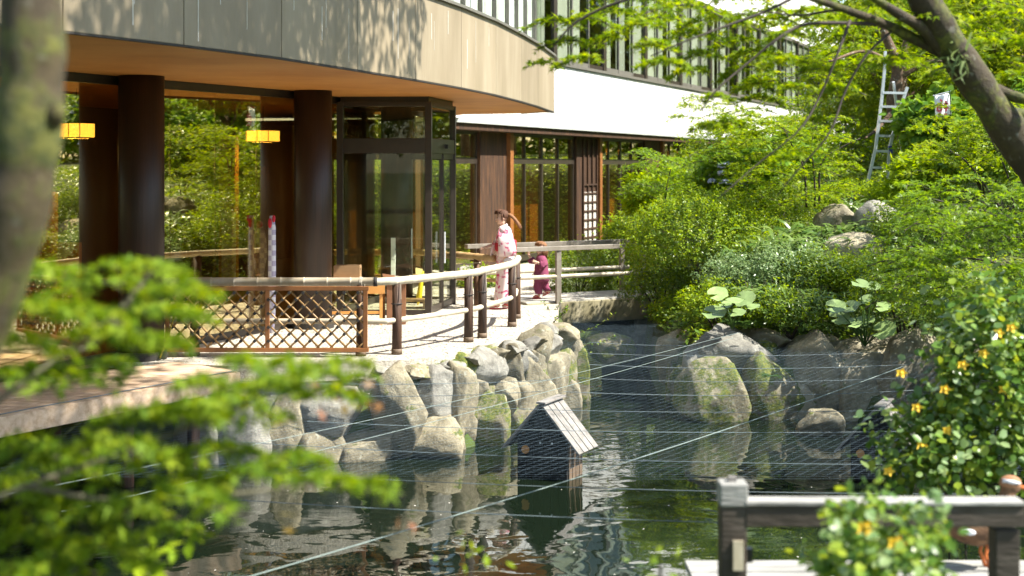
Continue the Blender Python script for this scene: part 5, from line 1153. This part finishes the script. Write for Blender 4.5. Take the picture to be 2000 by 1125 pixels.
# wooded hillside far behind the garden
n_ = 42000; ux = rng.random(n_); rx_ = 16+ux*75; ry_ = 92-ux*70+rng.normal(size=n_)*4; hh = 12+3*np.sin(rx_*.5)+2*np.sin(rx_*.23+1)
pos = np.stack([rx_+rng.normal(size=n_)*3, ry_, 2+rng.random(n_)**.7*hh], 1); fw_ = leaves('far_wood', pos, rng.normal(size=pos.shape)*.6+np.array([-.4, -.5, .7]), rng.normal(size=pos.shape), .45+.4*rng.random(n_), T_STAR, M['fartree'], None); tag(fw_, 'wooded hillside far behind the garden', 'wood', kind='stuff')
# ---- foreground: yellow-flowered bushes
def flowerbush(lb, D, lobes, flowers, size, spl=.2):
    c0 = P(lobes[0][0], lobes[0][1], D); t = thing('flowering_bush', lb, 'bush', (c0.x, c0.y, gz(c0.x, c0.y)))
    A = [bush_arrays(P(x, y, D+dd), r, n, size, int(rng.integers(1e6)), 9, -.8, .24, .45, spl) for x, y, dd, r, n in lobes]
    leaves('foliage', *[np.concatenate([q[k] for q in A]) for k in range(4)], T_ROUND, M['glossleaf'], t)
    A = [bush_arrays(P(x, y, D+dd), tuple(v*1.04 for v in r), int(n*.22), size*.95, int(rng.integers(1e6)), 9, -.5, .24, .9, spl*1.3) for x, y, dd, r, n in lobes]
    leaves('new_growth_highlights', *[np.concatenate([q[k] for q in A]) for k in range(4)], T_ROUND, M['pale'], t)  # pale outer leaves paint the bluish highlights on the glossy foliage
    g0 = Vector((c0.x, c0.y, gz(c0.x, c0.y)-.05))
    for x, y, dd, r, n in lobes:
        q = P(x, y, D+dd)
        for k in range(4): MB().tube(smooth_poly([g0, g0.lerp(q, .5)+Vector((U_(-.1, .1), U_(-.1, .1), 0)), q+Vector((U_(-.6, .6)*r[0], U_(-.6, .6)*r[1], U_(0, .7)*r[2]))], 8), [.014, .013, .012, .011, .009, .008, .006, .005, .003], 5).build('stem', M['twig'], t, True)
    for x, y in flowers:
        c = P(x, y, D-lobes[0][3][1]*.85); g = MB()
        for k in range(5):
            a_ = k*1.257; u = Vector((math.cos(a_), -.35, math.sin(a_)*.8)); v = Vector((-math.sin(a_), 0, math.cos(a_)*.8)); g.add([c, c+u*.016+v*.016, c+u*.042, c+u*.016-v*.016], [(0, 1, 2, 3)])
        g.ell(c+Vector((0, -.01, 0)), .012, nu=6, nv=4); g.build('flower', M['yflower'], t)
flowerbush('yellow-flowered bush with glossy leaves overhanging the pond', 9.1, [(1955, 800, .1, (.38, .4, .56), 2600), (1835, 915, -.1, (.28, .3, .20), 900), (1970, 650, .2, (.24, .3, .22), 600)], [(1760, 728), (1790, 795), (1975, 640), (1950, 650), (1880, 712), (1845, 760), (1850, 840), (1920, 690), (1960, 760), (1800, 870), (1735, 920)], .045, .26)
flowerbush('small pale bush in front of the timber railing', 5.3, [(1715, 1100, 0, (.17, .15, .17), 620)], [(1690, 1030), (1750, 1060)], .034, .12)
# ---- foreground maple on the left
T5 = thing('near_maple', 'blurred mossy maple trunk with layered green sprays beside the boardwalk', 'tree', (-1.7, 3.6, 1.7))
limb(T5, 'trunk', pxpath([(-230, 1450, 3.61), (-150, 900, 3.53), (-60, 650, 3.53), (5, 480, 3.48), (42, 330, 3.44), (60, 180, 3.44), (62, 40, 3.44), (50, -120, 3.44), (20, -400, 3.53)]), .097, .07, M['bark'], 16, 50, .04)
limb(T5, 'knot', pxpath([(85, 250, 3.44), (108, 225, 3.40), (112, 205, 3.40)]), .03, .018, M['bark'], 8)
for pth in ([(-150, 900, 3.61), (0, 780, 3.77), (110, 700, 3.94), (230, 610, 4.02), (310, 560, 4.02)], [(110, 700, 3.94), (200, 660, 4.02), (260, 590, 4.02)], [(-180, 1050, 3.61), (50, 950, 3.77), (250, 880, 3.94), (450, 800, 4.02), (620, 720, 4.10)], [(50, 950, 3.77), (250, 980, 3.85), (500, 960, 4.02), (720, 930, 4.10)], [(230, 610, 4.02), (300, 530, 4.10), (350, 500, 4.10)]):
    limb(T5, 'bough', pxpath(pth), .009, .003, M['palebranch'], 7)
lst = []
for (x, y, rp_, n_) in [(90, 520, 110, 34), (190, 545, 110, 36), (290, 515, 110, 36), (340, 560, 90, 30), (60, 590, 110, 36), (170, 600, 110, 36), (280, 600, 110, 36), (370, 605, 70, 20), (40, 660, 110, 34), (220, 650, 100, 30), (310, 660, 90, 26), (110, 720, 110, 30), (30, 730, 100, 28), (220, 705, 80, 22), (60, 860, 120, 40), (30, 940, 120, 40), (130, 900, 120, 40), (220, 860, 110, 36),
        (280, 800, 110, 36), (380, 790, 120, 40), (470, 780, 110, 36), (540, 740, 100, 30), (600, 720, 80, 22), (640, 760, 70, 20), (430, 870, 110, 36), (330, 900, 110, 38), (130, 990, 120, 40), (40, 1040, 120, 40), (240, 980, 110, 36), (380, 960, 110, 36), (480, 920, 100, 30), (560, 890, 90, 26), (640, 930, 80, 20), (720, 940, 70, 16), (200, 1060, 110, 36), (90, 1100, 120, 40), (330, 1030, 90, 24), (670, 700, 60, 12), (560, 700, 60, 16), (700, 730, 40, 8), (480, 700, 60, 14), (400, 740, 80, 20)]:
    D = U_(3.6, 4.3); lst.append((P(x, y, D), rp_*D/F, n_, U_(-.9, .6)))
MULT = 3.3
spray_crown(T5, lst, .036, M['maplef'], name='lower_foliage', droop=.25, aspect=.7, tilt=.6)
leaves('reddish_leaves', np.array([P(x+U_(-25, 25), y+U_(-20, 20), U_(4.6, 4.10))[:] for x, y in [(680, 780), (590, 800), (640, 770), (560, 815), (800, 1010), (640, 800), (700, 760), (720, 800), (590, 780), (540, 1020)]*2]), rng.normal(size=(20, 3))*.5+np.array([0, -.3, 1]), rng.normal(size=(20, 3)), .038*np.ones(20), T_MAPLE, M['mapler'], T5)
d = rdir(3000)*np.cbrt(rng.random(3000))[:, None]; pos = np.array([-1.6, 4.0, 7.2])+d*np.array([2.2, 2.2, 1.2]); leaves('crown', pos, np.array([0, 0, 1.])+rng.normal(size=pos.shape)*.5, rng.normal(size=pos.shape), .08+.04*rng.random(3000), T_STAR, M['maplef'], T5)
for k in range(3): limb(T5, 'bough', [P(20, -400, 3.53), Vector((-1.6+k*.7, 4.6+.5*k, 6.6)), Vector((-1.9+1.1*k, 5+.7*k, 7.6))], .06, .02, M['bark'], 7)
def lone(lb, px, py, D, n, size, mat):
    c = P(px, py, D); t = thing('seedling', lb, 'plant', c-Vector((0, 0, .3))); pos = np.array(c[:])+rng.normal(size=(n, 3))*np.array([.05, .05, .03])
    leaves('foliage', pos, rng.normal(size=(n, 3))*.5+np.array([0, -.4, .7]), rng.normal(size=(n, 3)), size*(.7+.5*rng.random(n)), T_LEAF, M[mat], t); MB().tube([c-Vector((0, 0, .7)), c], .006, 5).build('stem', M['twig'], t)
lone('bright lime sprig rising before the near maple sprays', 310, 1090, 4.6, 26, .08, 'lime'); lone('lone pale sprig standing before the dark water', 920, 1075, 5.0, 9, .05, 'lime'); lone('faint grey-green sprig before the bright water reflection', 1290, 1105, 5.0, 10, .05, 'azalea')

# ================================================================== LADDER, BANNER, GARDEN BOX
ld = thing('ladder', 'grey aluminium orchard ladder standing beside the crooked maple', 'ladder', P(1710, 372, 27.2)); LDD = 27.2
Lp = [(1688, 385), (1710, 290), (1722, 195), (1728, 130), (1729, 100)]; Rp = [(1731, 385), (1737, 290), (1752, 230), (1772, 170)]
Lq, Rq = pxpath([(x, y, LDD) for x, y in Lp]), pxpath([(x, y, LDD) for x, y in Rp])
for q in (Lq, Rq):
    for i in range(len(q)-1): MB().beam(q[i], q[i+1], .05, .06, up=(0, 1, 0)).build('stile', M['alu'], ld)
def at_y(pts, y):
    for i in range(len(pts)-1):
        (x0, y0), (x1, y1) = pts[i], pts[i+1]
        if y1 <= y <= y0: return lerp(x0, x1, (y-y0)/(y1-y0))
for y in (370, 327, 295, 265, 236, 208, 181):
    xa, xb = at_y(Lp, y), at_y(Rp, y); MB().beam(P(xa, y, LDD), P(xb, y+1, LDD), .07, .045).build('rung', M['alu'], ld)
MB().beam(P(1740, 300, LDD-.03), P(1738, 285, LDD-.03), .06, .08, up=(0, 1, 0)).build('hinge_cap', M['blueplastic'], ld)
MB().beam(P(1745, 160, LDD+.1), P(1772, 372, LDD+1.2), .045, .05, up=(0, 1, 0)).build('prop', M['alu'], ld)
BD = 25.5
bn_ = thing('banner', 'white cloth banner with dark red characters on a green pole', 'banner', P(1860, 300, BD))
MB().tube([P(1858, 330, BD), P(1857, 205, BD), P(1855, 175, BD)], .012, 8).build('pole', M['fern'], bn_)
MB().tube([P(1822, 187, BD), P(1857, 178, BD)], .008, 6).build('crossbar', M['alu'], bn_)
g = MB(); nx_, ny_ = 8, 10
for j in range(ny_+1):
    for i in range(nx_+1):
        u, v = i/nx_, j/ny_; p = P(1825+31*u+2*v, 188-7*u+42*v, BD+.04*math.sin(u*7+v*3)); g.v.append(tuple(p))
for j in range(ny_):
    for i in range(nx_): q = j*(nx_+1)+i; g.f.append((q, q+nx_+1, q+nx_+2, q+1))
cl = g.build('cloth', M['whitemetal'], bn_, True); sm = cl.modifiers.new('s', 'SOLIDIFY'); sm.thickness = .004
M['ink'] = pmat('dark_red_ink', [(.22, .02, .04), (.28, .03, .06)], 8, .8)
g = MB()
def stroke(a, b): g.beam(P(a[0], a[1], BD-.06), P(b[0], b[1], BD-.06), .035, .004, up=(0, 1, 0))
for a, b in [((1831, 203), (1831, 217)), ((1839, 202), (1839, 216)), ((1831, 203), (1839, 202)), ((1831, 210), (1839, 209)), ((1831, 217), (1839, 216)), ((1847, 197), (1848, 218)), ((1843, 204), (1852, 202)), ((1844, 213), (1847, 208)), ((1852, 212), (1848, 207)), ((1836, 194), (1840, 198)), ((1844, 224), (1850, 223)), ((1833, 223), (1838, 222))]: stroke(a, b)
g.build('lettering', M['ink'], bn_)
gb = thing('garden_light', 'small black box light in the bank by the lime-green maple', 'garden light', P(1662, 400, 25.2))
MB().box(P(1662, 382, 25.2), (.14, .14, .14)).build('housing', M['black'], gb, bevel=.01); MB().tube([P(1662, 388, 25.2), P(1662, 420, 25.2)], .015, 6).build('stake', M['black'], gb); MB().box(P(1662, 373, 25.2), (.17, .17, .025)).build('cap', M['black'], gb)
# ================================================================== PEOPLE
def skinmat(): return pmat('skin', [(0.55, 0.33, 0.23), (0.62, 0.39, 0.28)], 10, 0.5, rnd=0)
M['skin'] = skinmat()
M['hair'] = pmat('brown_hair', [(0.05, 0.022, 0.012), (0.12, 0.055, 0.03)], 60, 0.65, .6, 90, rnd=0, stretch=(1, 1, .3), spec=.25)
M['hairl'] = pmat('light_brown_hair', [(0.16, 0.075, 0.035), (0.26, 0.13, 0.06)], 60, 0.65, .6, 90, rnd=0, spec=.25)
M['lips'] = pmat('lips', [(0.45, 0.10, 0.09), (0.5, 0.13, 0.11)], 10, 0.5)
def yukata():
    m, nt_ = _mat('floral_yukata'); L = nt_.links.new; o = N(nt_, 'ShaderNodeOutputMaterial'); b = N(nt_, 'ShaderNodeBsdfPrincipled'); tc_ = N(nt_, 'ShaderNodeTexCoord')
    v = N(nt_, 'ShaderNodeTexNoise'); v.inputs['Scale'].default_value = 9; v.inputs['Detail'].default_value = 3; v.inputs['Distortion'].default_value = 1.2
    r = ramp(nt_, [(0.0, (.72, .52, .52)), (.50, (.74, .58, .57)), (.57, (.62, .22, .30)), (.66, (.45, .03, .09))]); L(tc_.outputs['Object'], v.inputs[0]); L(v.outputs['Fac'], r.inputs[0]); L(r.outputs[0], b.inputs['Base Color']); b.inputs['Roughness'].default_value = .85; L(b.outputs[0], o.inputs[0]); return m
M['yukata'] = yukata()
M['collar'] = pmat('white_collar', [(.70, .64, .64), (.78, .73, .72)], 10, .8)
M['obi'] = pmat('crimson_obi', [(.38, .006, .025), (.46, .012, .04)], 20, .7)
M['jinbei'] = pmat('plum_cotton', [(.17, .028, .07), (.23, .045, .10)], 30, .85, stretch=(6, 6, .4), rnd=0)
M['zori'] = pmat('red_sandal', [(.5, .02, .03), (.58, .035, .05)], 10, .6)
def hand(mb, wrist, d, up, s=1.0, spread=.10, curl=.35):
    """palm and five fingers; d = pointing direction, up = back of the hand"""
    d = Vector(d).normalized(); up = Vector(up); sd = d.cross(up).normalized(); up = sd.cross(d).normalized(); w_ = Vector(wrist)
    Mx = Matrix((d, sd, up)).transposed(); mb.ell(w_+d*.045*s, (.05*s, .036*s, .016*s), Mx)
    for i, (o_, ln) in enumerate(((-.027, .062), (-.009, .074), (.010, .070), (.027, .054))):
        a = w_+d*.082*s+sd*o_*s; dd = (d+sd*spread*(i-1.5)).normalized(); b = a+(dd*.55-up*curl*.25)*ln*s; c = b+(dd*.45-up*curl*.6)*ln*s
        cap(mb, a, b, .0085*s, .0078*s); cap(mb, b, c, .0078*s, .0062*s)
    a = w_+d*.025*s-sd*.03*s; b = a+(d*.6-sd*.75)*.038*s; c = b+(d*.9-sd*.3)*.03*s; cap(mb, a, b, .011*s, .0095*s); cap(mb, b, c, .0095*s, .007*s)
def head(mb, hc, fw, s=1.0):
    fw = Vector(fw).normalized(); lf = Vector((0, 0, 1)).cross(fw); Mx = Matrix((fw, lf, Vector((0, 0, 1)))).transposed()
    def fp(f, l, u): return Vector(hc)+fw*(f*s)+lf*(l*s)+Vector((0, 0, u*s))
    mb.ell(fp(-.015, 0, .03), (.098*s, .078*s, .088*s), Mx, 20, 14); mb.ell(fp(.018, 0, -.025), (.076*s, .064*s, .092*s), Mx, 20, 14)
    mb.ell(fp(.058, 0, -.094), (.024*s, .026*s, .02*s), Mx); cap(mb, fp(.088, 0, .006), fp(.103, 0, -.03), .008*s, .012*s); mb.ell(fp(.088, 0, -.058), (.012*s, .024*s, .012*s), Mx)
    for sg in (-1, 1):
        mb.ell(fp(-.008, sg*.076, -.008), (.02*s, .009*s, .028*s), Mx); mb.ell(fp(.06, sg*.035, -.03), (.03*s, .025*s, .03*s), Mx)
    return fp, Mx
def face(fp, Mx, s, t):
    for sg in (-1, 1):
        MB().ell(fp(.083, sg*.031, .004), (.006*s, .013*s, .0085*s), Mx).build('eye', M['black'], t, True)
        MB().tube([fp(.088, sg*.016, .028), fp(.086, sg*.032, .032), fp(.074, sg*.047, .027)], .0035*s, 6).build('eyebrow', M['hair'], t)
    MB().ell(fp(.097, 0, -.058), (.006*s, .019*s, .007*s), Mx).build('mouth', M['lips'], t, True)
def haircap(fp, Mx, s, t, mat):
    nu, nv = 28, 18; mb = MB(); idx = {}
    for i in range(nv+1):
        th = math.pi*i/nv
        for j in range(nu):
            ph = 2*math.pi*j/nu; f = .108*math.sin(th)*math.cos(ph)-.018; l = .09*math.sin(th)*math.sin(ph); u = .10*math.cos(th)+.035
            wv_ = 1+.03*math.sin(9*ph); idx[i, j] = len(mb.v); mb.v.append(tuple(fp(f*wv_, l*wv_, u)))
    for i in range(nv):
        for j in range(nu):
            th = math.pi*(i+.5)/nv; ph = 2*math.pi*(j+.5)/nu; f = math.sin(th)*math.cos(ph); u = math.cos(th)
            if f > .28 and u < .38+.12*(1-abs(math.sin(ph))): continue
            if u < -.55: continue
            mb.f.append((idx[i, j], idx[i+1, j], idx[i+1, (j+1) % nu], idx[i, (j+1) % nu]))
    o = mb.build('hair', mat, t, True); sol = o.modifiers.new('s', 'SOLIDIFY'); sol.thickness = .012*s; return o
X_, Y_, Z_ = (1, 0, 0), (0, 1, 0), (0, 0, 1)
def ring(x, y, z, rx, ry): return ((x, y, z), X_, Y_, rx, ry)
# ---- woman
wpz = Vector((-.124, 22.95, TZ)); 
wm = thing('person', 'woman in a pink floral yukata with a crimson sash, one hand held out', 'person', wpz)
def W(x, y, z): return wpz+Vector((x, y, z))
mb = MB(); fp, Mx = head(mb, W(-.045, -.005, 1.475), (-.93, -.36, -.0), .97)
cap(mb, W(-.02, 0, 1.40), W(.0, 0, 1.28), .046, .052)
mb.loft([(W(a, 0, z), X_, Y_, rx, ry) for a, z, rx, ry in ((0, 1.30, .06, .10), (.0, 1.22, .09, .14), (-.01, 1.1, .105, .14), (0, .98, .10, .13), (.02, .85, .12, .155), (.02, .78, .11, .14))], 20)
cap(mb, W(.0, -.125, 1.23), W(.05, -.215, 1.03), .034, .032); cap(mb, W(.05, -.215, 1.03), W(.015, -.2, .83), .035, .026); hand(mb, W(.015, -.2, .83), (-.25, .1, -1), (0, -1, 0), .95)
cap(mb, W(.0, .125, 1.23), W(-.06, .17, 1.06), .034, .032); cap(mb, W(-.06, .17, 1.06), W(-.255, .04, 1.01), .032, .026); hand(mb, W(-.255, .04, 1.01), (-1, -.15, -.22), (0, -.3, 1), .95)
for x0, y0 in ((-.10, -.06), (.10, .07)):
    cap(mb, W(.02, y0, .8), W((x0+.02)*.5-.02, y0, .45), .075, .052); cap(mb, W((x0+.02)*.5-.02, y0, .45), W(x0, y0, .09), .05, .034); cap(mb, W(x0, y0, .065), W(x0-.12, y0, .045), .034, .022)
remesh('body', mb, .0065, M['skin'], wm, 3)
face(fp, Mx, .97, wm); hr = haircap(fp, Mx, .97, wm, M['hair'])
mb = MB()
for k in range(9):
    l0 = -.05+k*.0125; mb.tube([fp(.02, l0, .128), fp(.085, l0*1.25, .10), fp(.094, l0*1.4, .055-.012*abs(k-4)*.0)], [.014, .015, .007], 7)
for sg in (-1, 1): mb.tube([fp(.02, sg*.078, .07), fp(.022, sg*.086, .0), fp(.02, sg*.082, -.07)], [.013, .012, .004], 7)
mb.build('fringe', M['hair'], hr, True)
pt = MB()
for k in range(9):
    a = random.uniform(-.02, .02); b = random.uniform(-.02, .02)
    pt.tube(smooth_poly([fp(-.10, a, .05), W(.12, b*1.5-.03, 1.50+b*.5), W(.19, b*2-.04, 1.42+a), W(.27+a, b*3-.05, 1.31+b*1.3)], 10), [.024, .026, .026, .025, .023, .021, .018, .015, .012, .008, .003], 7)
pt.build('ponytail', M['hairl'], wm, True)
orn = MB()
for k in range(6): orn.ell(fp(-.085+.012*math.cos(k), -.055+.022*math.sin(k*1.05), .055+.022*math.cos(k*1.05)), .012, nu=8, nv=6)
orn.build('hair_ornament', M['lips'], wm, True)
robe = MB().loft([(W(a, 0, z), X_, Y_, rx, ry) for a, z, rx, ry in ((.0, 1.345, .058, .075), (0, 1.325, .09, .165), (.005, 1.27, .12, .205), (-.01, 1.18, .135, .175), (-.01, 1.08, .128, .16), (0, .95, .128, .16), (.02, .85, .150, .18), (.02, .70, .150, .18), (.01, .5, .142, .168), (-.005, .32, .142, .165), (-.012, .20, .148, .168), (-.015, .12, .15, .17))], 40, .04)
robe.build('yukata', M['yukata'], wm, True)
s1 = MB().loft([(W(.0, -.14, 1.285), X_, (0, .4, .9), .085, .05), (W(.012, -.19, 1.23), X_, (0, .9, .4), .115, .07), (W(.035, -.225, 1.08), X_, Y_, .135, .058), (W(.045, -.23, .95), X_, Y_, .145, .05), (W(.045, -.23, .86), X_, Y_, .142, .042)], 22, .03)
s1.build('sleeve', M['yukata'], wm, True)
s2 = MB().loft([(W(.0, .15, 1.295), Y_, (.5, 0, .86), .06, .06), (W(-.04, .16, 1.16), (.8, 0, .5), Y_, .10, .07), (W(-.10, .145, 1.055), (.5, .2, .8), (.2, .9, 0), .11, .065), (W(-.16, .11, .99), (.25, 0, 1), (.3, .9, 0), .135, .055), (W(-.20, .08, .97), (.2, 0, 1), (.3, .9, 0), .13, .05)], 20, .02)
s2.build('sleeve', M['yukata'], wm, True)
ob = MB().loft([(W(-.004, 0, z), X_, Y_, rx, ry) for z, rx, ry in ((.935, .142, .175), (.95, .147, .18), (1.06, .147, .18), (1.075, .142, .175))], 28); oo = ob.build('obi', M['obi'], wm, True)
MB().box(W(.165, 0, 1.03), (.06, .2, .17), 0).build('obi_bow', M['obi'], oo, True, bevel=.02)
for sg in (-1, 1): MB().tube([W(.05, sg*.075, 1.36), W(-.045, sg*.062, 1.325), W(-.125, sg*.012, 1.20), W(-.14, -sg*.02, 1.10)], [.017, .017, .015, .012], 8).build('collar', M['collar'], wm, True)
MB().ell(W(.06, -.21, .79), (.075, .035, .055)).build('drawstring_pouch', M['collar'], wm, True)
for x0, y0 in ((-.10, -.06), (.10, .07)):
    z_ = MB().box(W(x0-.05, y0, .010), (.18, .07, .018)).build('sandal', M['zori'], wm, True, bevel=.008)
    MB().tube([W(x0-.135, y0, .04), W(x0-.09, y0-.03, .075), W(x0-.02, y0-.042, .04)], .008, 6).tube([W(x0-.135, y0, .04), W(x0-.09, y0+.03, .075), W(x0-.02, y0+.042, .04)], .008, 6).build('strap', M['zori'], z_, True)
# ---- child
cpz = Vector(((1057-1000)/F*24.3, 24.3, TZ+.045))
cm = thing('person', 'small child in plum jacket and trousers on the footbridge, one hand raised', 'person', cpz)
def C(x, y, z): return cpz+Vector((x, y, z))
mb = MB(); fp, Mx = head(mb, C(.0, -.01, .855), (-.80, -.60, 0), .90)
cap(mb, C(0, 0, .79), C(.0, 0, .70), .036, .045)
mb.loft([(C(0, 0, z), X_, Y_, rx, ry) for z, rx, ry in ((.70, .05, .07), (.62, .075, .10), (.5, .085, .11), (.4, .095, .12), (.34, .09, .11))], 18)
cap(mb, C(-.03, .07, .66), C(-.12, .12, .60), .026, .026); cap(mb, C(-.12, .12, .60), C(-.215, .10, .745), .027, .021); hand(mb, C(-.215, .10, .745), (-.2, -.1, 1), (.4, 1, 0), .68, .2, .15)
cap(mb, C(.03, -.07, .65), C(.045, -.14, .54), .026, .026); cap(mb, C(.045, -.14, .54), C(-.06, -.13, .62), .027, .021); hand(mb, C(-.06, -.13, .62), (-.9, -.1, .35), (0, -.9, .3), .66)
for hx, kx_, fx, y0, fz in ((-.02, -.06, -.04, -.05, .03), (.03, .055, .13, .05, .085)):
    cap(mb, C(hx, y0, .36), C(kx_, y0, .2), .05, .04); cap(mb, C(kx_, y0, .2), C(fx, y0, fz+.03), .038, .026); cap(mb, C(fx, y0, fz+.015), C(fx-.085, y0, fz+.005-(.03 if fz > .05 else 0)), .026, .018)
remesh('body', mb, .0055, M['skin'], cm, 3); face(fp, Mx, .9, cm); hr = haircap(fp, Mx, .9, cm, M['hairl'])
mb = MB()
for k in range(8): l0 = -.05+k*.0143; mb.tube([fp(.02, l0, .128), fp(.088, l0*1.2, .095), fp(.096, l0*1.35, .05)], [.014, .015, .007], 7)
for k in range(14): a_ = R(70+k*17); mb.tube([fp(-.02+.09*math.cos(a_), .085*math.sin(a_), .03), fp(-.02+.10*math.cos(a_), .09*math.sin(a_), -.06), fp(-.03+.09*math.cos(a_), .08*math.sin(a_), -.17)], [.022, .022, .006], 7)
mb.build('locks', M['hairl'], hr, True)
MB().loft([(C(a, 0, z), X_, Y_, rx, ry) for a, z, rx, ry in ((.0, .745, .045, .06), (0, .725, .075, .115), (0, .65, .105, .135), (0, .5, .12, .135), (.0, .38, .13, .145), (.005, .29, .135, .15))], 26, .03).build('jacket', M['jinbei'], cm, True)
MB().loft([(C(-.03, .09, .695), (.3, 0, .9), (.2, .9, 0), .05, .05), (C(-.10, .125, .62), (.7, 0, .7), (0, 1, 0), .065, .055), (C(-.15, .125, .625), (.8, 0, .55), (0, 1, 0), .07, .055), (C(-.185, .115, .675), (.85, 0, .5), (0, 1, 0), .06, .048)], 18, .03).build('sleeve', M['jinbei'], cm, True)
MB().loft([(C(.02, -.09, .70), X_, (0, .5, .86), .055, .05), (C(.05, -.14, .60), X_, Y_, .068, .055), (C(.045, -.15, .53), (.8, 0, .6), Y_, .075, .055), (C(-.0, -.145, .555), (.4, 0, .9), Y_, .075, .05), (C(-.035, -.135, .59), (.3, 0, .95), Y_, .07, .045)], 18, .03).build('sleeve', M['jinbei'], cm, True)
for hx, kx_, fx, y0, fz in ((-.02, -.06, -.04, -.055, .03), (.03, .055, .125, .055, .085)):
    MB().loft([(C(hx, y0, .37), X_, Y_, .09, .07), (C((hx+kx_)/2, y0, .28), X_, Y_, .085, .072), (C(kx_, y0, .2), X_, Y_, .078, .068), (C(lerp(kx_, fx, .7), y0, lerp(.2, fz+.03, .7)), X_, Y_, .062, .055), (C(lerp(kx_, fx, .88), y0, lerp(.2, fz+.03, .85)), X_, Y_, .058, .05)], 18, .04).build('trouser_leg', M['jinbei'], cm, True)
    Mr = Matrix.Rotation(-.5 if fz > .05 else 0, 3, 'Y'); z_ = MB().box(C(fx-.04, y0, fz-.018), (.15, .06, .018), M=Mr).build('sandal', M['zori'], cm, True, bevel=.008)
    MB().tube([C(fx-.09, y0, fz+.0), C(fx-.06, y0-.025, fz+.028), C(fx-.01, y0-.03, fz+.005)], .007, 6).tube([C(fx-.09, y0, fz+.0), C(fx-.06, y0+.025, fz+.028), C(fx-.01, y0+.03, fz+.005)], .007, 6).build('strap', M['zori'], z_, True)
MB().tube([C(-.12, -.03, .44), C(-.15, -.035, .40), C(-.145, -.035, .36)], [.008, .01, .006], 6).build('jacket_tie', M['jinbei'], cm, True)
